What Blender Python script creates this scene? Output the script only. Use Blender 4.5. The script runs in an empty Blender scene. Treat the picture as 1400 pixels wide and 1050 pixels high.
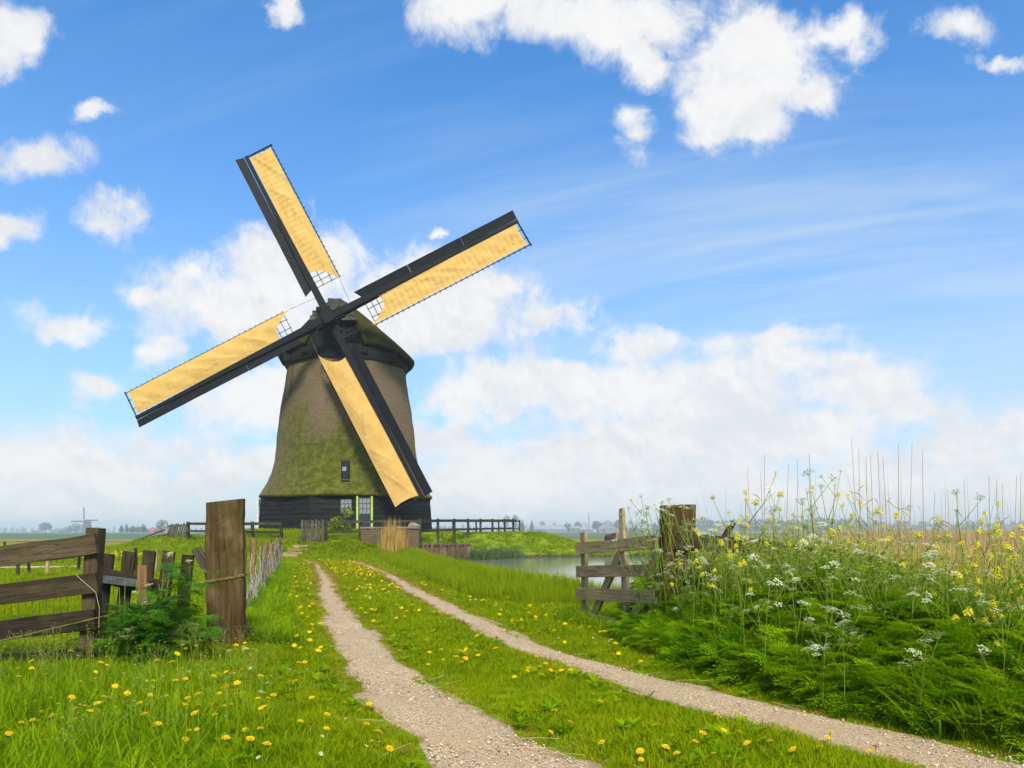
import bpy, math, random
import numpy as np
from mathutils import Vector, Matrix, Quaternion

random.seed(7)
RNG = np.random.default_rng(11)
R = math.radians
scene = bpy.context.scene
COL = scene.collection

# ------------------------------------------------------------------ camera
CAM_Z = 1.15
cam_data = bpy.data.cameras.new('camera')
cam = bpy.data.objects.new('camera', cam_data)
COL.objects.link(cam)
cam.location = (0, 0, CAM_Z)
cam.rotation_euler = (R(90), 0, 0)
cam_data.sensor_width = 36.0
cam_data.lens = 36.0 * 1000 / 1400
cam_data.shift_y = 202 / 1400
cam_data.clip_start = 0.05
cam_data.clip_end = 9000
scene.camera = cam

# ------------------------------------------------------------------ view / render
scene.view_settings.view_transform = 'Standard'
scene.view_settings.look = 'None'
scene.view_settings.gamma = 1.0
scene.view_settings.use_curve_mapping = False
scene.view_settings.exposure = 0.9
scene.render.engine = 'CYCLES'
cy = scene.cycles
cy.use_denoising = True
cy.max_bounces = 6
cy.diffuse_bounces = 3
cy.glossy_bounces = 3
cy.transmission_bounces = 4
cy.transparent_max_bounces = 8
cy.volume_bounces = 1
cy.caustics_reflective = False
cy.caustics_refractive = False

SUN_EL, SUN_AZ = 47.0, 171.0      # azimuth measured clockwise from +Y (the view direction)


# ------------------------------------------------------------------ node helpers
class NT:
    """thin helper over a node tree: every method returns an output socket"""
    def __init__(self, tree):
        self.t = tree
        self.n = tree.nodes
        self.l = tree.links

    def put(self, sock, v):
        if isinstance(v, bpy.types.NodeSocket):
            self.l.new(v, sock)
        elif v is not None:
            if isinstance(v, (tuple, list)) and len(v) == 3 and sock.type == 'RGBA':
                v = (*v, 1.0)
            sock.default_value = v

    def m(self, op, a, b=None, c=None, clamp=False):
        n = self.n.new('ShaderNodeMath')
        n.operation = op
        n.use_clamp = clamp
        self.put(n.inputs[0], a)
        if b is not None:
            self.put(n.inputs[1], b)
        if c is not None:
            self.put(n.inputs[2], c)
        return n.outputs[0]

    def v(self, op, a, b=None, scale=None):
        n = self.n.new('ShaderNodeVectorMath')
        n.operation = op
        self.put(n.inputs[0], a)
        if b is not None:
            self.put(n.inputs[1], b)
        if scale is not None:
            self.put(n.inputs['Scale'], scale)
        return n.outputs['Value'] if op in ('LENGTH', 'DOT_PRODUCT') else n.outputs[0]

    def xyz(self, x, y, z):
        n = self.n.new('ShaderNodeCombineXYZ')
        for i, q in enumerate((x, y, z)):
            self.put(n.inputs[i], q)
        return n.outputs[0]

    def sep(self, v):
        n = self.n.new('ShaderNodeSeparateXYZ')
        self.put(n.inputs[0], v)
        return n.outputs

    def noise(self, vec, scale, detail=4, rough=0.55, dist=0.0, color=False):
        n = self.n.new('ShaderNodeTexNoise')
        self.put(n.inputs['Vector'], vec)
        n.inputs['Scale'].default_value = scale
        n.inputs['Detail'].default_value = detail
        n.inputs['Roughness'].default_value = rough
        n.inputs['Distortion'].default_value = dist
        return n.outputs['Color'] if color else n.outputs[0]

    def voro(self, vec, scale, feature='F1', out='Distance'):
        n = self.n.new('ShaderNodeTexVoronoi')
        n.feature = feature
        self.put(n.inputs['Vector'], vec)
        n.inputs['Scale'].default_value = scale
        return n.outputs[out]

    def ramp(self, f, stops):
        n = self.n.new('ShaderNodeValToRGB')
        e = n.color_ramp.elements
        while len(e) > 1:
            e.remove(e[-1])
        e[0].position = stops[0][0]
        e[0].color = (*stops[0][1], 1)
        for p, c in stops[1:]:
            k = e.new(p)
            k.color = (*c, 1)
        self.put(n.inputs[0], f)
        return n.outputs[0]

    def sstep(self, x, lo, hi, a=0.0, b=1.0):
        n = self.n.new('ShaderNodeMapRange')
        n.interpolation_type = 'SMOOTHSTEP'
        self.put(n.inputs['Value'], x)
        n.inputs['From Min'].default_value = lo
        n.inputs['From Max'].default_value = hi
        n.inputs['To Min'].default_value = a
        n.inputs['To Max'].default_value = b
        return n.outputs[0]

    def mix(self, f, a, b, mode='MIX'):
        n = self.n.new('ShaderNodeMix')
        n.data_type = 'RGBA'
        n.blend_type = mode
        self.put(n.inputs['Factor'], f)
        self.put(n.inputs['A'], a)
        self.put(n.inputs['B'], b)
        return n.outputs['Result']

    def bump(self, h, strength=0.5, dist=0.02):
        n = self.n.new('ShaderNodeBump')
        n.inputs['Strength'].default_value = strength
        n.inputs['Distance'].default_value = dist
        self.put(n.inputs['Height'], h)
        return n.outputs[0]

    def tex(self, which='Object'):
        return self.n.new('ShaderNodeTexCoord').outputs[which]

    def geo(self, which='Position'):
        return self.n.new('ShaderNodeNewGeometry').outputs[which]

    def rnd(self):
        return self.n.new('ShaderNodeObjectInfo').outputs['Random']


# ------------------------------------------------------------------ world: sky with clouds
def build_world():
    w = bpy.data.worlds.new('World')
    scene.world = w
    w.use_nodes = True
    t = w.node_tree
    t.nodes.clear()
    N = NT(t)
    out = t.nodes.new('ShaderNodeOutputWorld')
    bg = t.nodes.new('ShaderNodeBackground')
    bg.inputs['Strength'].default_value = 0.10
    sky = t.nodes.new('ShaderNodeTexSky')
    sky.sky_type = 'NISHITA'
    sky.sun_disc = False
    sky.sun_elevation = R(SUN_EL)
    sky.sun_rotation = R(SUN_AZ)
    sky.air_density = 1.0
    sky.dust_density = 0.3
    sky.ozone_density = 2.2
    sky.altitude = 0
    d = N.tex('Generated')
    dx, dy, dz = N.sep(d)
    dzp = N.m('MAXIMUM', dz, 0.0)
    # the cloud field lives on the sky sphere, written in tangent coordinates around due north (+Y)
    dyp = N.m('MAXIMUM', dy, 0.05)
    u = N.m('DIVIDE', dx, dyp)
    v = N.m('DIVIDE', dzp, dyp)
    uv = N.xyz(u, v, 0.0)
    warp = N.v('SUBTRACT', N.noise(uv, 6.0, 7, 0.62, color=True), (0.5, 0.5, 0.5))
    wuv = N.v('ADD', uv, N.v('SCALE', warp, scale=0.125))
    wuv = N.v('MULTIPLY', wuv, (1, 1, 0))
    E = [  # (px, py, rx, ry, weight) in the photograph's frame
        (300, 405, 105, 58, 1), (400, 385, 105, 66, 1), (455, 345, 52, 40, 1), (560, 405, 115, 58, 1), (650, 425, 110, 50, 1),
        (745, 432, 55, 26, .8), (205, 395, 34, 20, .75), (330, 435, 115, 52, 1), (500, 440, 160, 45, 1),
        (330, 552, 90, 36, .85), (405, 535, 85, 32, .85), (92, 446, 60, 27, 1), (145, 517, 50, 32, .95), (225, 485, 38, 24, .8),
        (8, 38, 48, 40, 1), (45, 212, 66, 30, .85), (10, 310, 44, 28, .9), (150, 300, 40, 20, .55), (123, 156, 26, 13, .7),
        (600, 326, 12, 9, .8), (388, 8, 22, 16, .75),
        (780, 28, 140, 52, 1), (690, 8, 120, 36, .95), (905, 15, 100, 44, .95), (880, 82, 38, 34, .85), (1035, 66, 105, 78, 1.05),
        (1010, 145, 62, 52, 1), (1115, 42, 85, 34, .95), (1000, 176, 50, 24, .9), (1085, 112, 58, 40, .9), (873, 180, 30, 32, .75),
        (1325, 42, 48, 22, .72), (1362, 86, 24, 12, .6),
        (700, 520, 120, 48, 1), (640, 545, 76, 42, .95), (810, 525, 100, 44, 1), (1080, 500, 120, 44, 1), (1000, 535, 140, 48, 1),
        (1160, 530, 118, 40, 1), (900, 555, 170, 40, 1), (1085, 472, 42, 22, .9),
        (760, 625, 125, 46, .95), (905, 612, 165, 54, .95), (1060, 590, 130, 40, .95),
        (100, 640, 180, 58, .9), (10, 622, 80, 42, .9), (1340, 612, 90, 42, .95), (1420, 605, 90, 46, .95), (300, 640, 90, 26, .6),
        (700, 670, 160, 34, .8), (960, 665, 200, 36, .85), (1230, 655, 160, 40, .8), (1380, 660, 120, 40, .85), (600, 610, 60, 26, .55), (200, 600, 90, 28, .6), (60, 690, 160, 26, .7),
        (560, 455, 130, 44, .9), (690, 400, 60, 34, .8), (270, 365, 60, 30, .8), (1240, 560, 50, 24, .6), (860, 480, 60, 26, .7)]
    F = None
    for px, py, rx, ry, wt in E:
        c = ((px - 700) / 1000, (727 - py) / 1000, 0)
        q = N.v('MULTIPLY', N.v('SUBTRACT', wuv, c), (1000 / rx, 1000 / ry, 0))
        f = N.m('MULTIPLY_ADD', N.v('LENGTH', q), -1.0 * wt, 1.0 * wt)
        F = f if F is None else N.m('SMOOTH_MAX', F, f, 0.16)
    # beyond that window the same kind of sky goes on: scattered cumulus from one noise on a flat cloud layer
    pl = N.v('SCALE', N.xyz(N.m('DIVIDE', dx, N.m('ADD', dzp, 0.14)), N.m('DIVIDE', dy, N.m('ADD', dzp, 0.14)), 0.0), scale=1.0)
    G = N.m('MULTIPLY_ADD', N.noise(pl, 0.85, 3, 0.5), 4.0, -2.15)
    inx = N.sstep(N.m('ABSOLUTE', u), 0.72, 0.95, 1, 0)
    iny = N.sstep(v, 0.76, 0.95, 1, 0)
    inw = N.m('MULTIPLY', N.m('MULTIPLY', inx, iny), N.sstep(dy, 0.05, 0.2))
    F = N.m('ADD', N.m('MULTIPLY', F, inw), N.m('MULTIPLY', G, N.m('SUBTRACT', 1.0, inw)))
    fb = N.noise(d, 10.0, 9, 0.60, 0.5)
    fbu = N.noise(N.v('ADD', d, (0.004, 0.0, 0.011)), 11.0, 6, 0.62, 0.2)
    fb1 = N.noise(d, 11.0, 6, 0.62, 0.2)
    fb2 = N.noise(d, 6.0, 5, 0.55)
    dens = N.m('ADD', N.m('ADD', F, 0.24), N.m('MULTIPLY', N.m('SUBTRACT', fb, 0.5), 2.7))
    fb3 = N.noise(d, 36.0, 6, 0.62, 0.6)
    dens = N.m('ADD', dens, N.m('MULTIPLY', N.m('SUBTRACT', fb3, 0.5), 0.75))
    alpha = N.sstep(dens, -0.12, 0.72)
    alpha = N.m('MULTIPLY', alpha, 0.97)
    # broad veil of cirrus, drawn out in streaks
    ru = N.m('ADD', N.m('MULTIPLY', u, 0.97), N.m('MULTIPLY', v, 0.24))
    rv = N.m('SUBTRACT', N.m('MULTIPLY', v, 0.97), N.m('MULTIPLY', u, 0.24))
    bend = N.m('MULTIPLY', N.m('MULTIPLY', ru, ru), 0.10)
    st = N.noise(N.xyz(N.m('MULTIPLY', ru, 0.9), N.m('MULTIPLY', N.m('ADD', rv, bend), 9.0), 0.3), 1.6, 6, 0.62, 0.35)
    big = N.noise(d, 2.2, 3, 0.5)
    veil = N.m('MULTIPLY', N.sstep(st, 0.40, 0.74), N.sstep(big, 0.30, 0.62))
    # one long thin streak
    s0 = N.m('ABSOLUTE', N.m('SUBTRACT', N.m('ADD', rv, N.m('MULTIPLY', bend, 0.9)), 0.325))
    streak = N.m('MULTIPLY', N.sstep(s0, 0.0, 0.013, 1, 0), N.sstep(u, 0.0, 0.35))
    wide = N.m('MULTIPLY', N.sstep(u, -0.30, 0.12), N.sstep(v, 0.62, 0.42))
    soft = N.m('MULTIPLY', N.sstep(st, 0.25, 0.75), N.m('MULTIPLY', wide, 0.54))
    veil = N.m('ADD', N.m('MULTIPLY', veil, 0.08), N.m('ADD', soft, N.m('MULTIPLY', streak, 0.20)), clamp=True)
    # whitish air near the horizon
    low = N.m('POWER', N.m('SUBTRACT', 1.0, N.m('MINIMUM', dzp, 1.0)), 3.3)
    low = N.m('MULTIPLY', low, 0.92)
    low2 = N.m('MULTIPLY', N.sstep(dzp, 0.0, 0.15, 1, 0), 0.62)
    tint = N.mix(1.0, sky.outputs[0], SKY_TINT, 'MULTIPLY')
    relief = N.m('MULTIPLY', N.m('SUBTRACT', fb1, fbu), 1.7)
    shade = N.sstep(N.m('ADD', N.m('ADD', fb2, relief), N.m('MULTIPLY', dens, 0.10)), 0.30, 0.78, 1, 0)
    cloud = N.mix(N.m('MULTIPLY', shade, 0.8), CLOUD_HI, CLOUD_LO)
    c = N.mix(veil, tint, CIRRUS)
    c = N.mix(low, c, HORIZON)
    c = N.mix(low2, c, LOWAIR)
    c = N.mix(alpha, c, cloud)
    t.links.new(c, bg.inputs['Color'])
    t.links.new(bg.outputs[0], out.inputs[0])


SKY_TINT = (0.13, 0.82, 1.30)
CLOUD_HI = (5.2, 5.15, 5.1)
CLOUD_LO = (4.12, 4.26, 4.52)
CIRRUS = (3.2, 4.05, 4.85)
HORIZON = (4.15, 4.35, 4.6)
LOWAIR = (4.5, 4.5, 4.45)
build_world()

sun_data = bpy.data.lights.new('sun', 'SUN')
sun_data.energy = 3.2
sun_data.angle = R(15)
sun_data.color = (1.0, 0.92, 0.78)
sun = bpy.data.objects.new('sun', sun_data)
COL.objects.link(sun)
_sd = Vector((math.sin(R(SUN_AZ)) * math.cos(R(SUN_EL)), math.cos(R(SUN_AZ)) * math.cos(R(SUN_EL)), math.sin(R(SUN_EL))))
sun.rotation_euler = (-_sd).to_track_quat('-Z', 'Y').to_euler()
sun.location = (20, -20, 40)


# ------------------------------------------------------------------ materials
def new_mat(name):
    m = bpy.data.materials.new(name)
    m.use_nodes = True
    t = m.node_tree
    t.nodes.clear()
    N = NT(t)
    out = t.nodes.new('ShaderNodeOutputMaterial')
    return m, N, out


def principled(N, out, col, rough=0.8, normal=None, spec=0.3, metal=0.0):
    p = N.n.new('ShaderNodeBsdfPrincipled')
    N.put(p.inputs['Base Color'], col)
    N.put(p.inputs['Roughness'], rough)
    p.inputs['Specular IOR Level'].default_value = spec
    p.inputs['Metallic'].default_value = metal
    if normal is not None:
        N.put(p.inputs['Normal'], normal)
    if out is not None:
        N.l.new(p.outputs[0], out.inputs[0])
    return p


def leaf_mat(name, cols, trans=0.4, rough=0.55, pos_scale=1.3, spec=0.25):
    """thin leaf: diffuse + translucent, colour varies from plant to plant and patch to patch"""
    m, N, out = new_mat(name)
    r = N.rnd()
    pn = N.noise(N.geo(), pos_scale, 3, 0.6)
    f = N.m('ADD', N.m('MULTIPLY', r, 0.55), N.m('MULTIPLY_ADD', pn, 1.3, -0.42), clamp=True)
    n = len(cols)
    c = N.ramp(f, [(i / (n - 1), k) for i, k in enumerate(cols)])
    p = principled(N, None, c, rough, spec=spec)
    tr = N.n.new('ShaderNodeBsdfTranslucent')
    N.put(tr.inputs[0], N.mix(0.35, c, (0.31, 0.36, 0.003)))
    mx = N.n.new('ShaderNodeMixShader')
    mx.inputs[0].default_value = trans
    N.l.new(p.outputs[0], mx.inputs[1])
    N.l.new(tr.outputs[0], mx.inputs[2])
    N.l.new(mx.outputs[0], out.inputs[0])
    return m


def wood_mat(name, base, dark, pale, moss=0.0, grain=1.0, moss_col=(0.10, 0.10, 0.02), rough=0.85, crack_amt=0.6, spec=0.12):
    """weathered timber; grain runs along the piece's own X axis"""
    m, N, out = new_mat(name)
    oi = N.n.new('ShaderNodeObjectInfo')
    o = N.v('ADD', N.tex('Object'), N.v('SCALE', N.xyz(1.0, 1.7, 2.3), scale=N.m('MULTIPLY', oi.outputs['Random'], 37.0)))
    g = N.noise(N.v('MULTIPLY', o, (2.2 * grain, 42 * grain, 42 * grain)), 1.0, 6, 0.68, 0.4)
    b = N.noise(N.v('MULTIPLY', o, (1.6, 5, 5)), 1.4, 4, 0.6)
    fine = N.noise(N.v('MULTIPLY', o, (9 * grain, 160 * grain, 160 * grain)), 1.0, 3, 0.7)
    c = N.mix(N.sstep(g, 0.33, 0.62), dark, base)
    c = N.mix(N.m('MULTIPLY', N.sstep(b, 0.45, 0.75), 0.75), c, pale)
    c = N.mix(N.sstep(fine, 0.62, 0.80, 0, 0.6), c, dark)
    crack = N.noise(N.v('MULTIPLY', o, (1.3 * grain, 26 * grain, 26 * grain)), 1.0, 2, 0.5, 0.2)
    cr = N.sstep(N.m('ABSOLUTE', N.m('SUBTRACT', crack, 0.47)), 0.0, 0.014, 1, 0)
    c = N.mix(N.m('MULTIPLY', cr, crack_amt), c, tuple(q * 0.4 for q in dark))
    if moss > 0:
        ms = N.noise(o, 3.4, 6, 0.68)
        c = N.mix(N.m('MULTIPLY', N.sstep(ms, 0.50, 0.66), moss), c, moss_col)
    v = N.m('MULTIPLY_ADD', oi.outputs['Random'], 0.5, 0.75)
    c = N.mix(1.0, c, N.xyz(v, v, v), 'MULTIPLY')
    h = N.m('SUBTRACT', N.m('ADD', g, N.m('MULTIPLY', fine, 0.5)), N.m('MULTIPLY', cr, 0.8))
    principled(N, out, c, rough, N.bump(h, 0.6, 0.012), spec=spec)
    return m


def plain_mat(name, col, rough=0.7, var=0.25, scale=8.0, bump=0.2, metal=0.0, spec=0.3):
    m, N, out = new_mat(name)
    n = N.noise(N.tex('Object'), scale, 6, 0.65)
    c = N.mix(N.sstep(n, 0.3, 0.7), tuple(q * (1 - var) for q in col), tuple(min(1, q * (1 + var)) for q in col))
    principled(N, out, c, rough, N.bump(n, bump, 0.01), spec, metal)
    return m


MAT = {}
MAT['grass'] = leaf_mat('grass_blade', [(0.130, 0.205, 0.001), (0.215, 0.310, 0.0012), (0.295, 0.375, 0.0015), (0.40, 0.385, 0.006)], 0.47, spec=0.04)
MAT['longgrass'] = leaf_mat('long_grass_blade', [(0.095, 0.205, 0.0012), (0.165, 0.305, 0.0015), (0.25, 0.385, 0.002), (0.37, 0.42, 0.012)], 0.47, spec=0.05)
MAT['sedge'] = leaf_mat('sedge_blade', [(0.18, 0.26, 0.002), (0.26, 0.35, 0.003), (0.34, 0.40, 0.006)], 0.5, spec=0.05)
MAT['worn'] = leaf_mat('worn_grass', [(0.18, 0.17, 0.008), (0.30, 0.24, 0.025), (0.42, 0.29, 0.06)], 0.35, spec=0.06)
MAT['darkreed'] = leaf_mat('bank_reed_blade', [(0.06, 0.11, 0.035), (0.10, 0.16, 0.05), (0.17, 0.20, 0.09)], 0.35)
MAT['fern'] = leaf_mat('parsley_leaf', [(0.085, 0.230, 0.002), (0.165, 0.360, 0.002), (0.28, 0.470, 0.003), (0.40, 0.52, 0.006)], 0.5, spec=0.06)
MAT['bushleaf'] = leaf_mat('bush_leaf', [(0.028, 0.12, 0.005), (0.055, 0.19, 0.006), (0.10, 0.26, 0.008)], 0.34, pos_scale=6)
MAT['stem'] = leaf_mat('green_stem', [(0.14, 0.22, 0.012), (0.22, 0.31, 0.02), (0.30, 0.33, 0.04)], 0.2)
MAT['tan'] = leaf_mat('dry_reed', [(0.42, 0.25, 0.06), (0.58, 0.385, 0.11), (0.68, 0.49, 0.18)], 0.3)
MAT['stalk'] = leaf_mat('dry_stalk', [(0.26, 0.18, 0.10), (0.36, 0.26, 0.15), (0.46, 0.35, 0.22)], 0.1)
MAT['white_petal'] = leaf_mat('white_petal', [(0.52, 0.56, 0.27), (0.64, 0.66, 0.42), (0.74, 0.74, 0.58)], 0.3)
MAT['yellow_petal'] = leaf_mat('yellow_petal', [(0.80, 0.50, 0.005), (0.86, 0.60, 0.008), (0.88, 0.66, 0.012)], 0.3)
MAT['rape_petal'] = leaf_mat('rape_petal', [(0.76, 0.60, 0.01), (0.82, 0.68, 0.02), (0.84, 0.72, 0.05)], 0.35)
MAT['tree_leaf'] = leaf_mat('tree_leaf', [(0.025, 0.055, 0.012), (0.045, 0.085, 0.02), (0.07, 0.115, 0.03)], 0.25, pos_scale=0.2)
MAT['straw'] = leaf_mat('straw', [(0.45, 0.34, 0.14), (0.55, 0.43, 0.2), (0.6, 0.48, 0.25)], 0.2)

MAT['gate_wood'] = wood_mat('gate_wood', (0.078, 0.055, 0.029), (0.038, 0.027, 0.015), (0.125, 0.094, 0.056), 0.4)
MAT['gate_dark'] = wood_mat('dark_gate_wood', (0.042, 0.030, 0.019), (0.020, 0.015, 0.010), (0.075, 0.056, 0.037), 0.3)
MAT['post_wood'] = wood_mat('old_post_wood', (0.085, 0.050, 0.018), (0.036, 0.023, 0.009), (0.17, 0.115, 0.058), 0.75, 0.8, (0.050, 0.042, 0.008), crack_amt=0.2)
MAT['grey_wood'] = wood_mat('grey_weathered_wood', (0.39, 0.275, 0.145), (0.20, 0.14, 0.075), (0.50, 0.385, 0.23), 0.25)
MAT['stake_wood'] = wood_mat('stake_wood', (0.22, 0.135, 0.045), (0.09, 0.055, 0.022), (0.31, 0.21, 0.09), 0.5, 1.0, (0.14, 0.125, 0.012))
MAT['fence_wood'] = wood_mat('dark_fence_wood', (0.050, 0.046, 0.034), (0.022, 0.020, 0.016), (0.095, 0.088, 0.066), 0.45)
MAT['picket_wood'] = wood_mat('grey_picket_wood', (0.105, 0.090, 0.065), (0.045, 0.038, 0.028), (0.18, 0.155, 0.12), 0.3)
MAT['new_stake'] = wood_mat('pale_stake_wood', (0.28, 0.165, 0.075), (0.16, 0.085, 0.035), (0.36, 0.23, 0.12), 0.15)
MAT['pile_wood'] = wood_mat('sheet_pile_wood', (0.16, 0.105, 0.060), (0.07, 0.045, 0.027), (0.24, 0.17, 0.105), 0.35)
MAT['tar'] = wood_mat('tarred_board', (0.011, 0.0125, 0.0125), (0.004, 0.005, 0.005), (0.024, 0.027, 0.028), 0.0, rough=0.7, spec=0.15)
MAT['sailwood'] = wood_mat('black_sail_timber', (0.008, 0.0095, 0.012), (0.005, 0.006, 0.008), (0.013, 0.015, 0.018), 0.0, rough=0.6, spec=0.12)
MAT['shingle'] = wood_mat('grey_shingle', (0.075, 0.068, 0.062), (0.035, 0.032, 0.030), (0.125, 0.115, 0.108), 0.2)
MAT['iron'] = plain_mat('grey_iron', (0.085, 0.09, 0.085), 0.6, 0.4, 20, 0.4, 0.2)
MAT['wire'] = plain_mat('wire', (0.12, 0.12, 0.10), 0.6)
MAT['galv'] = plain_mat('galvanised_wire', (0.30, 0.28, 0.25), 0.5)
MAT['rope'] = plain_mat('mossy_rope', (0.15, 0.13, 0.03), 0.9, 0.4, 40)
MAT['black_in'] = plain_mat('dark_interior', (0.012, 0.013, 0.014), 0.8)
MAT['white_paint'] = plain_mat('white_paint', (0.62, 0.62, 0.58), 0.6, 0.15)
MAT['lime_paint'] = plain_mat('yellow_green_paint', (0.36, 0.46, 0.10), 0.6, 0.15)
MAT['door_paint'] = plain_mat('dark_door_paint', (0.022, 0.032, 0.04), 0.5)
MAT['soil'] = plain_mat('soil', (0.09, 0.06, 0.035), 0.95, 0.4, 10, 0.6)
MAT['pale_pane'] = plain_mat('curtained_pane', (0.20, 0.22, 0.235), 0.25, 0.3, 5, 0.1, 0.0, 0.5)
MAT['stone'] = plain_mat('pale_stone', (0.20, 0.17, 0.13), 0.9, 0.35, 6, 0.7)
MAT['roof_grey'] = plain_mat('pale_sheet_roof', (0.24, 0.25, 0.26), 0.7, 0.1, 0.1)
MAT['roof_red'] = plain_mat('red_tile_roof', (0.32, 0.09, 0.05), 0.8, 0.2, 0.3)
MAT['barn_wall'] = plain_mat('barn_wall', (0.16, 0.15, 0.13), 0.8, 0.2, 0.2)
MAT['brick_far'] = plain_mat('far_brick_wall', (0.28, 0.15, 0.10), 0.8, 0.2, 0.4)
MAT['trunk'] = plain_mat('bark', (0.07, 0.055, 0.04), 0.9, 0.3, 2)
MAT['far_mill'] = plain_mat('far_mill_dark', (0.07, 0.065, 0.055), 0.8, 0.2, 1)


def glass_mat():
    m, N, out = new_mat('window_glass')
    n = N.noise(N.tex('Object'), 3.0, 2, 0.5)
    principled(N, out, (0.03, 0.035, 0.04), 0.08, N.bump(n, 0.25, 0.05), 0.9)
    return m


MAT['glass'] = glass_mat()


def thatch_mat(name, brown, brown2, green, green2, zlo, zhi, amount):
    """reed thatch: fine fibres down the slope, rain streaks, moss growing where it stays damp"""
    m, N, out = new_mat(name)
    o = N.tex('Object')
    x, y, z = N.sep(o)
    ang = N.m('ARCTAN2', y, x)
    fib = N.noise(N.xyz(N.m('MULTIPLY', ang, 34), N.m('MULTIPLY', z, 3.5), 0.0), 2.0, 6, 0.7)
    grainy = N.noise(o, 16.0, 6, 0.75)
    course = N.noise(N.xyz(N.m('MULTIPLY', ang, 1.5), N.m('MULTIPLY', z, 9.0), 0.0), 1.2, 4, 0.65)
    streak = N.noise(N.xyz(N.m('MULTIPLY', ang, 3.6), N.m('MULTIPLY', z, 0.22), 4.0), 1.5, 4, 0.6, 0.6)
    c = N.mix(N.sstep(fib, 0.36, 0.66), brown2, brown)
    c = N.mix(N.m('MULTIPLY', N.sstep(grainy, 0.48, 0.66), 0.28), c, tuple(q * 1.35 for q in brown))
    c = N.mix(N.m('MULTIPLY', N.sstep(grainy, 0.46, 0.34), 0.35), c, tuple(q * 0.55 for q in brown2))
    c = N.mix(N.m('MULTIPLY', N.sstep(course, 0.52, 0.66), 0.5), c, brown2)
    c = N.mix(N.m('MULTIPLY', N.sstep(streak, 0.56, 0.70), 0.65), c, tuple(q * 0.45 for q in brown2))
    patch = N.noise(N.v('MULTIPLY', o, (1.0, 1.0, 0.75)), 0.55, 7, 0.66, 0.35)
    zz = N.sstep(z, zlo, zhi, 1, 0)
    side = N.m('MULTIPLY', N.m('SUBTRACT', 0.0, x), 0.035)
    mossf = N.sstep(N.m('ADD', side, N.m('ADD', N.m('MULTIPLY', zz, 0.75), N.m('MULTIPLY', patch, 1.05))), 0.72, 1.10)
    fx = N.m('ADD', N.m('MULTIPLY', x, 0.22), N.m('MULTIPLY', y, -0.975))
    front = N.sstep(N.m('DIVIDE', fx, N.v('LENGTH', N.xyz(x, y, 0.0))), 0.15, 0.97, 0.12, 1.0)
    mossf = N.m('MULTIPLY', N.m('MULTIPLY', mossf, amount), front)
    mn = N.noise(o, 3.0, 6, 0.7)
    gcol = N.mix(N.sstep(mn, 0.40, 0.64), green, green2)
    gcol = N.mix(N.m('MULTIPLY', N.sstep(grainy, 0.5, 0.36), 0.55), gcol, tuple(q * 0.4 for q in green))
    c = N.mix(N.m('MULTIPLY', mossf, N.sstep(grainy, 0.30, 0.48)), c, gcol)
    h = N.m('ADD', N.m('ADD', fib, N.m('MULTIPLY', grainy, 0.9)), N.m('MULTIPLY', course, 0.5))
    principled(N, out, c, 0.95, N.bump(h, 1.0, 0.08), 0.1)
    return m


MAT['thatch'] = thatch_mat('thatch', (0.215, 0.162, 0.098), (0.142, 0.104, 0.060), (0.064, 0.075, 0.005), (0.142, 0.155, 0.013), 1.2, 10.2, 0.97)
MAT['cap_thatch'] = thatch_mat('cap_thatch', (0.084, 0.076, 0.022), (0.046, 0.043, 0.012), (0.042, 0.044, 0.004), (0.080, 0.080, 0.008), -6.0, 30.0, 0.9)


def cloth_mat():
    m, N, out = new_mat('sail_cloth')
    o = N.tex('Object')
    n = N.noise(o, 1.6, 5, 0.6)
    st = N.noise(N.v('MULTIPLY', o, (0.8, 6, 3)), 1.3, 5, 0.65, 0.6)
    c = N.mix(N.sstep(n, 0.35, 0.7), (0.79, 0.475, 0.13), (0.84, 0.535, 0.18))
    c = N.mix(N.m('MULTIPLY', N.sstep(st, 0.55, 0.75), 0.12), c, (0.58, 0.29, 0.05))
    h = N.m('ADD', N.noise(N.v('MULTIPLY', o, (1.2, 5, 2)), 1.1, 4, 0.55, 0.8), N.m('MULTIPLY', N.noise(o, 30, 3), 0.05))
    b = N.bump(h, 0.4, 0.12)
    p = principled(N, None, c, 0.8, b, 0.15)
    tr = N.n.new('ShaderNodeBsdfTranslucent')
    N.put(tr.inputs[0], N.mix(0.4, c, (0.9, 0.55, 0.15)))
    N.put(tr.inputs['Normal'], b)
    mx = N.n.new('ShaderNodeMixShader')
    mx.inputs[0].default_value = 0.38
    N.l.new(p.outputs[0], mx.inputs[1])
    N.l.new(tr.outputs[0], mx.inputs[2])
    N.l.new(mx.outputs[0], out.inputs[0])
    return m


MAT['cloth'] = cloth_mat()


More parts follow.
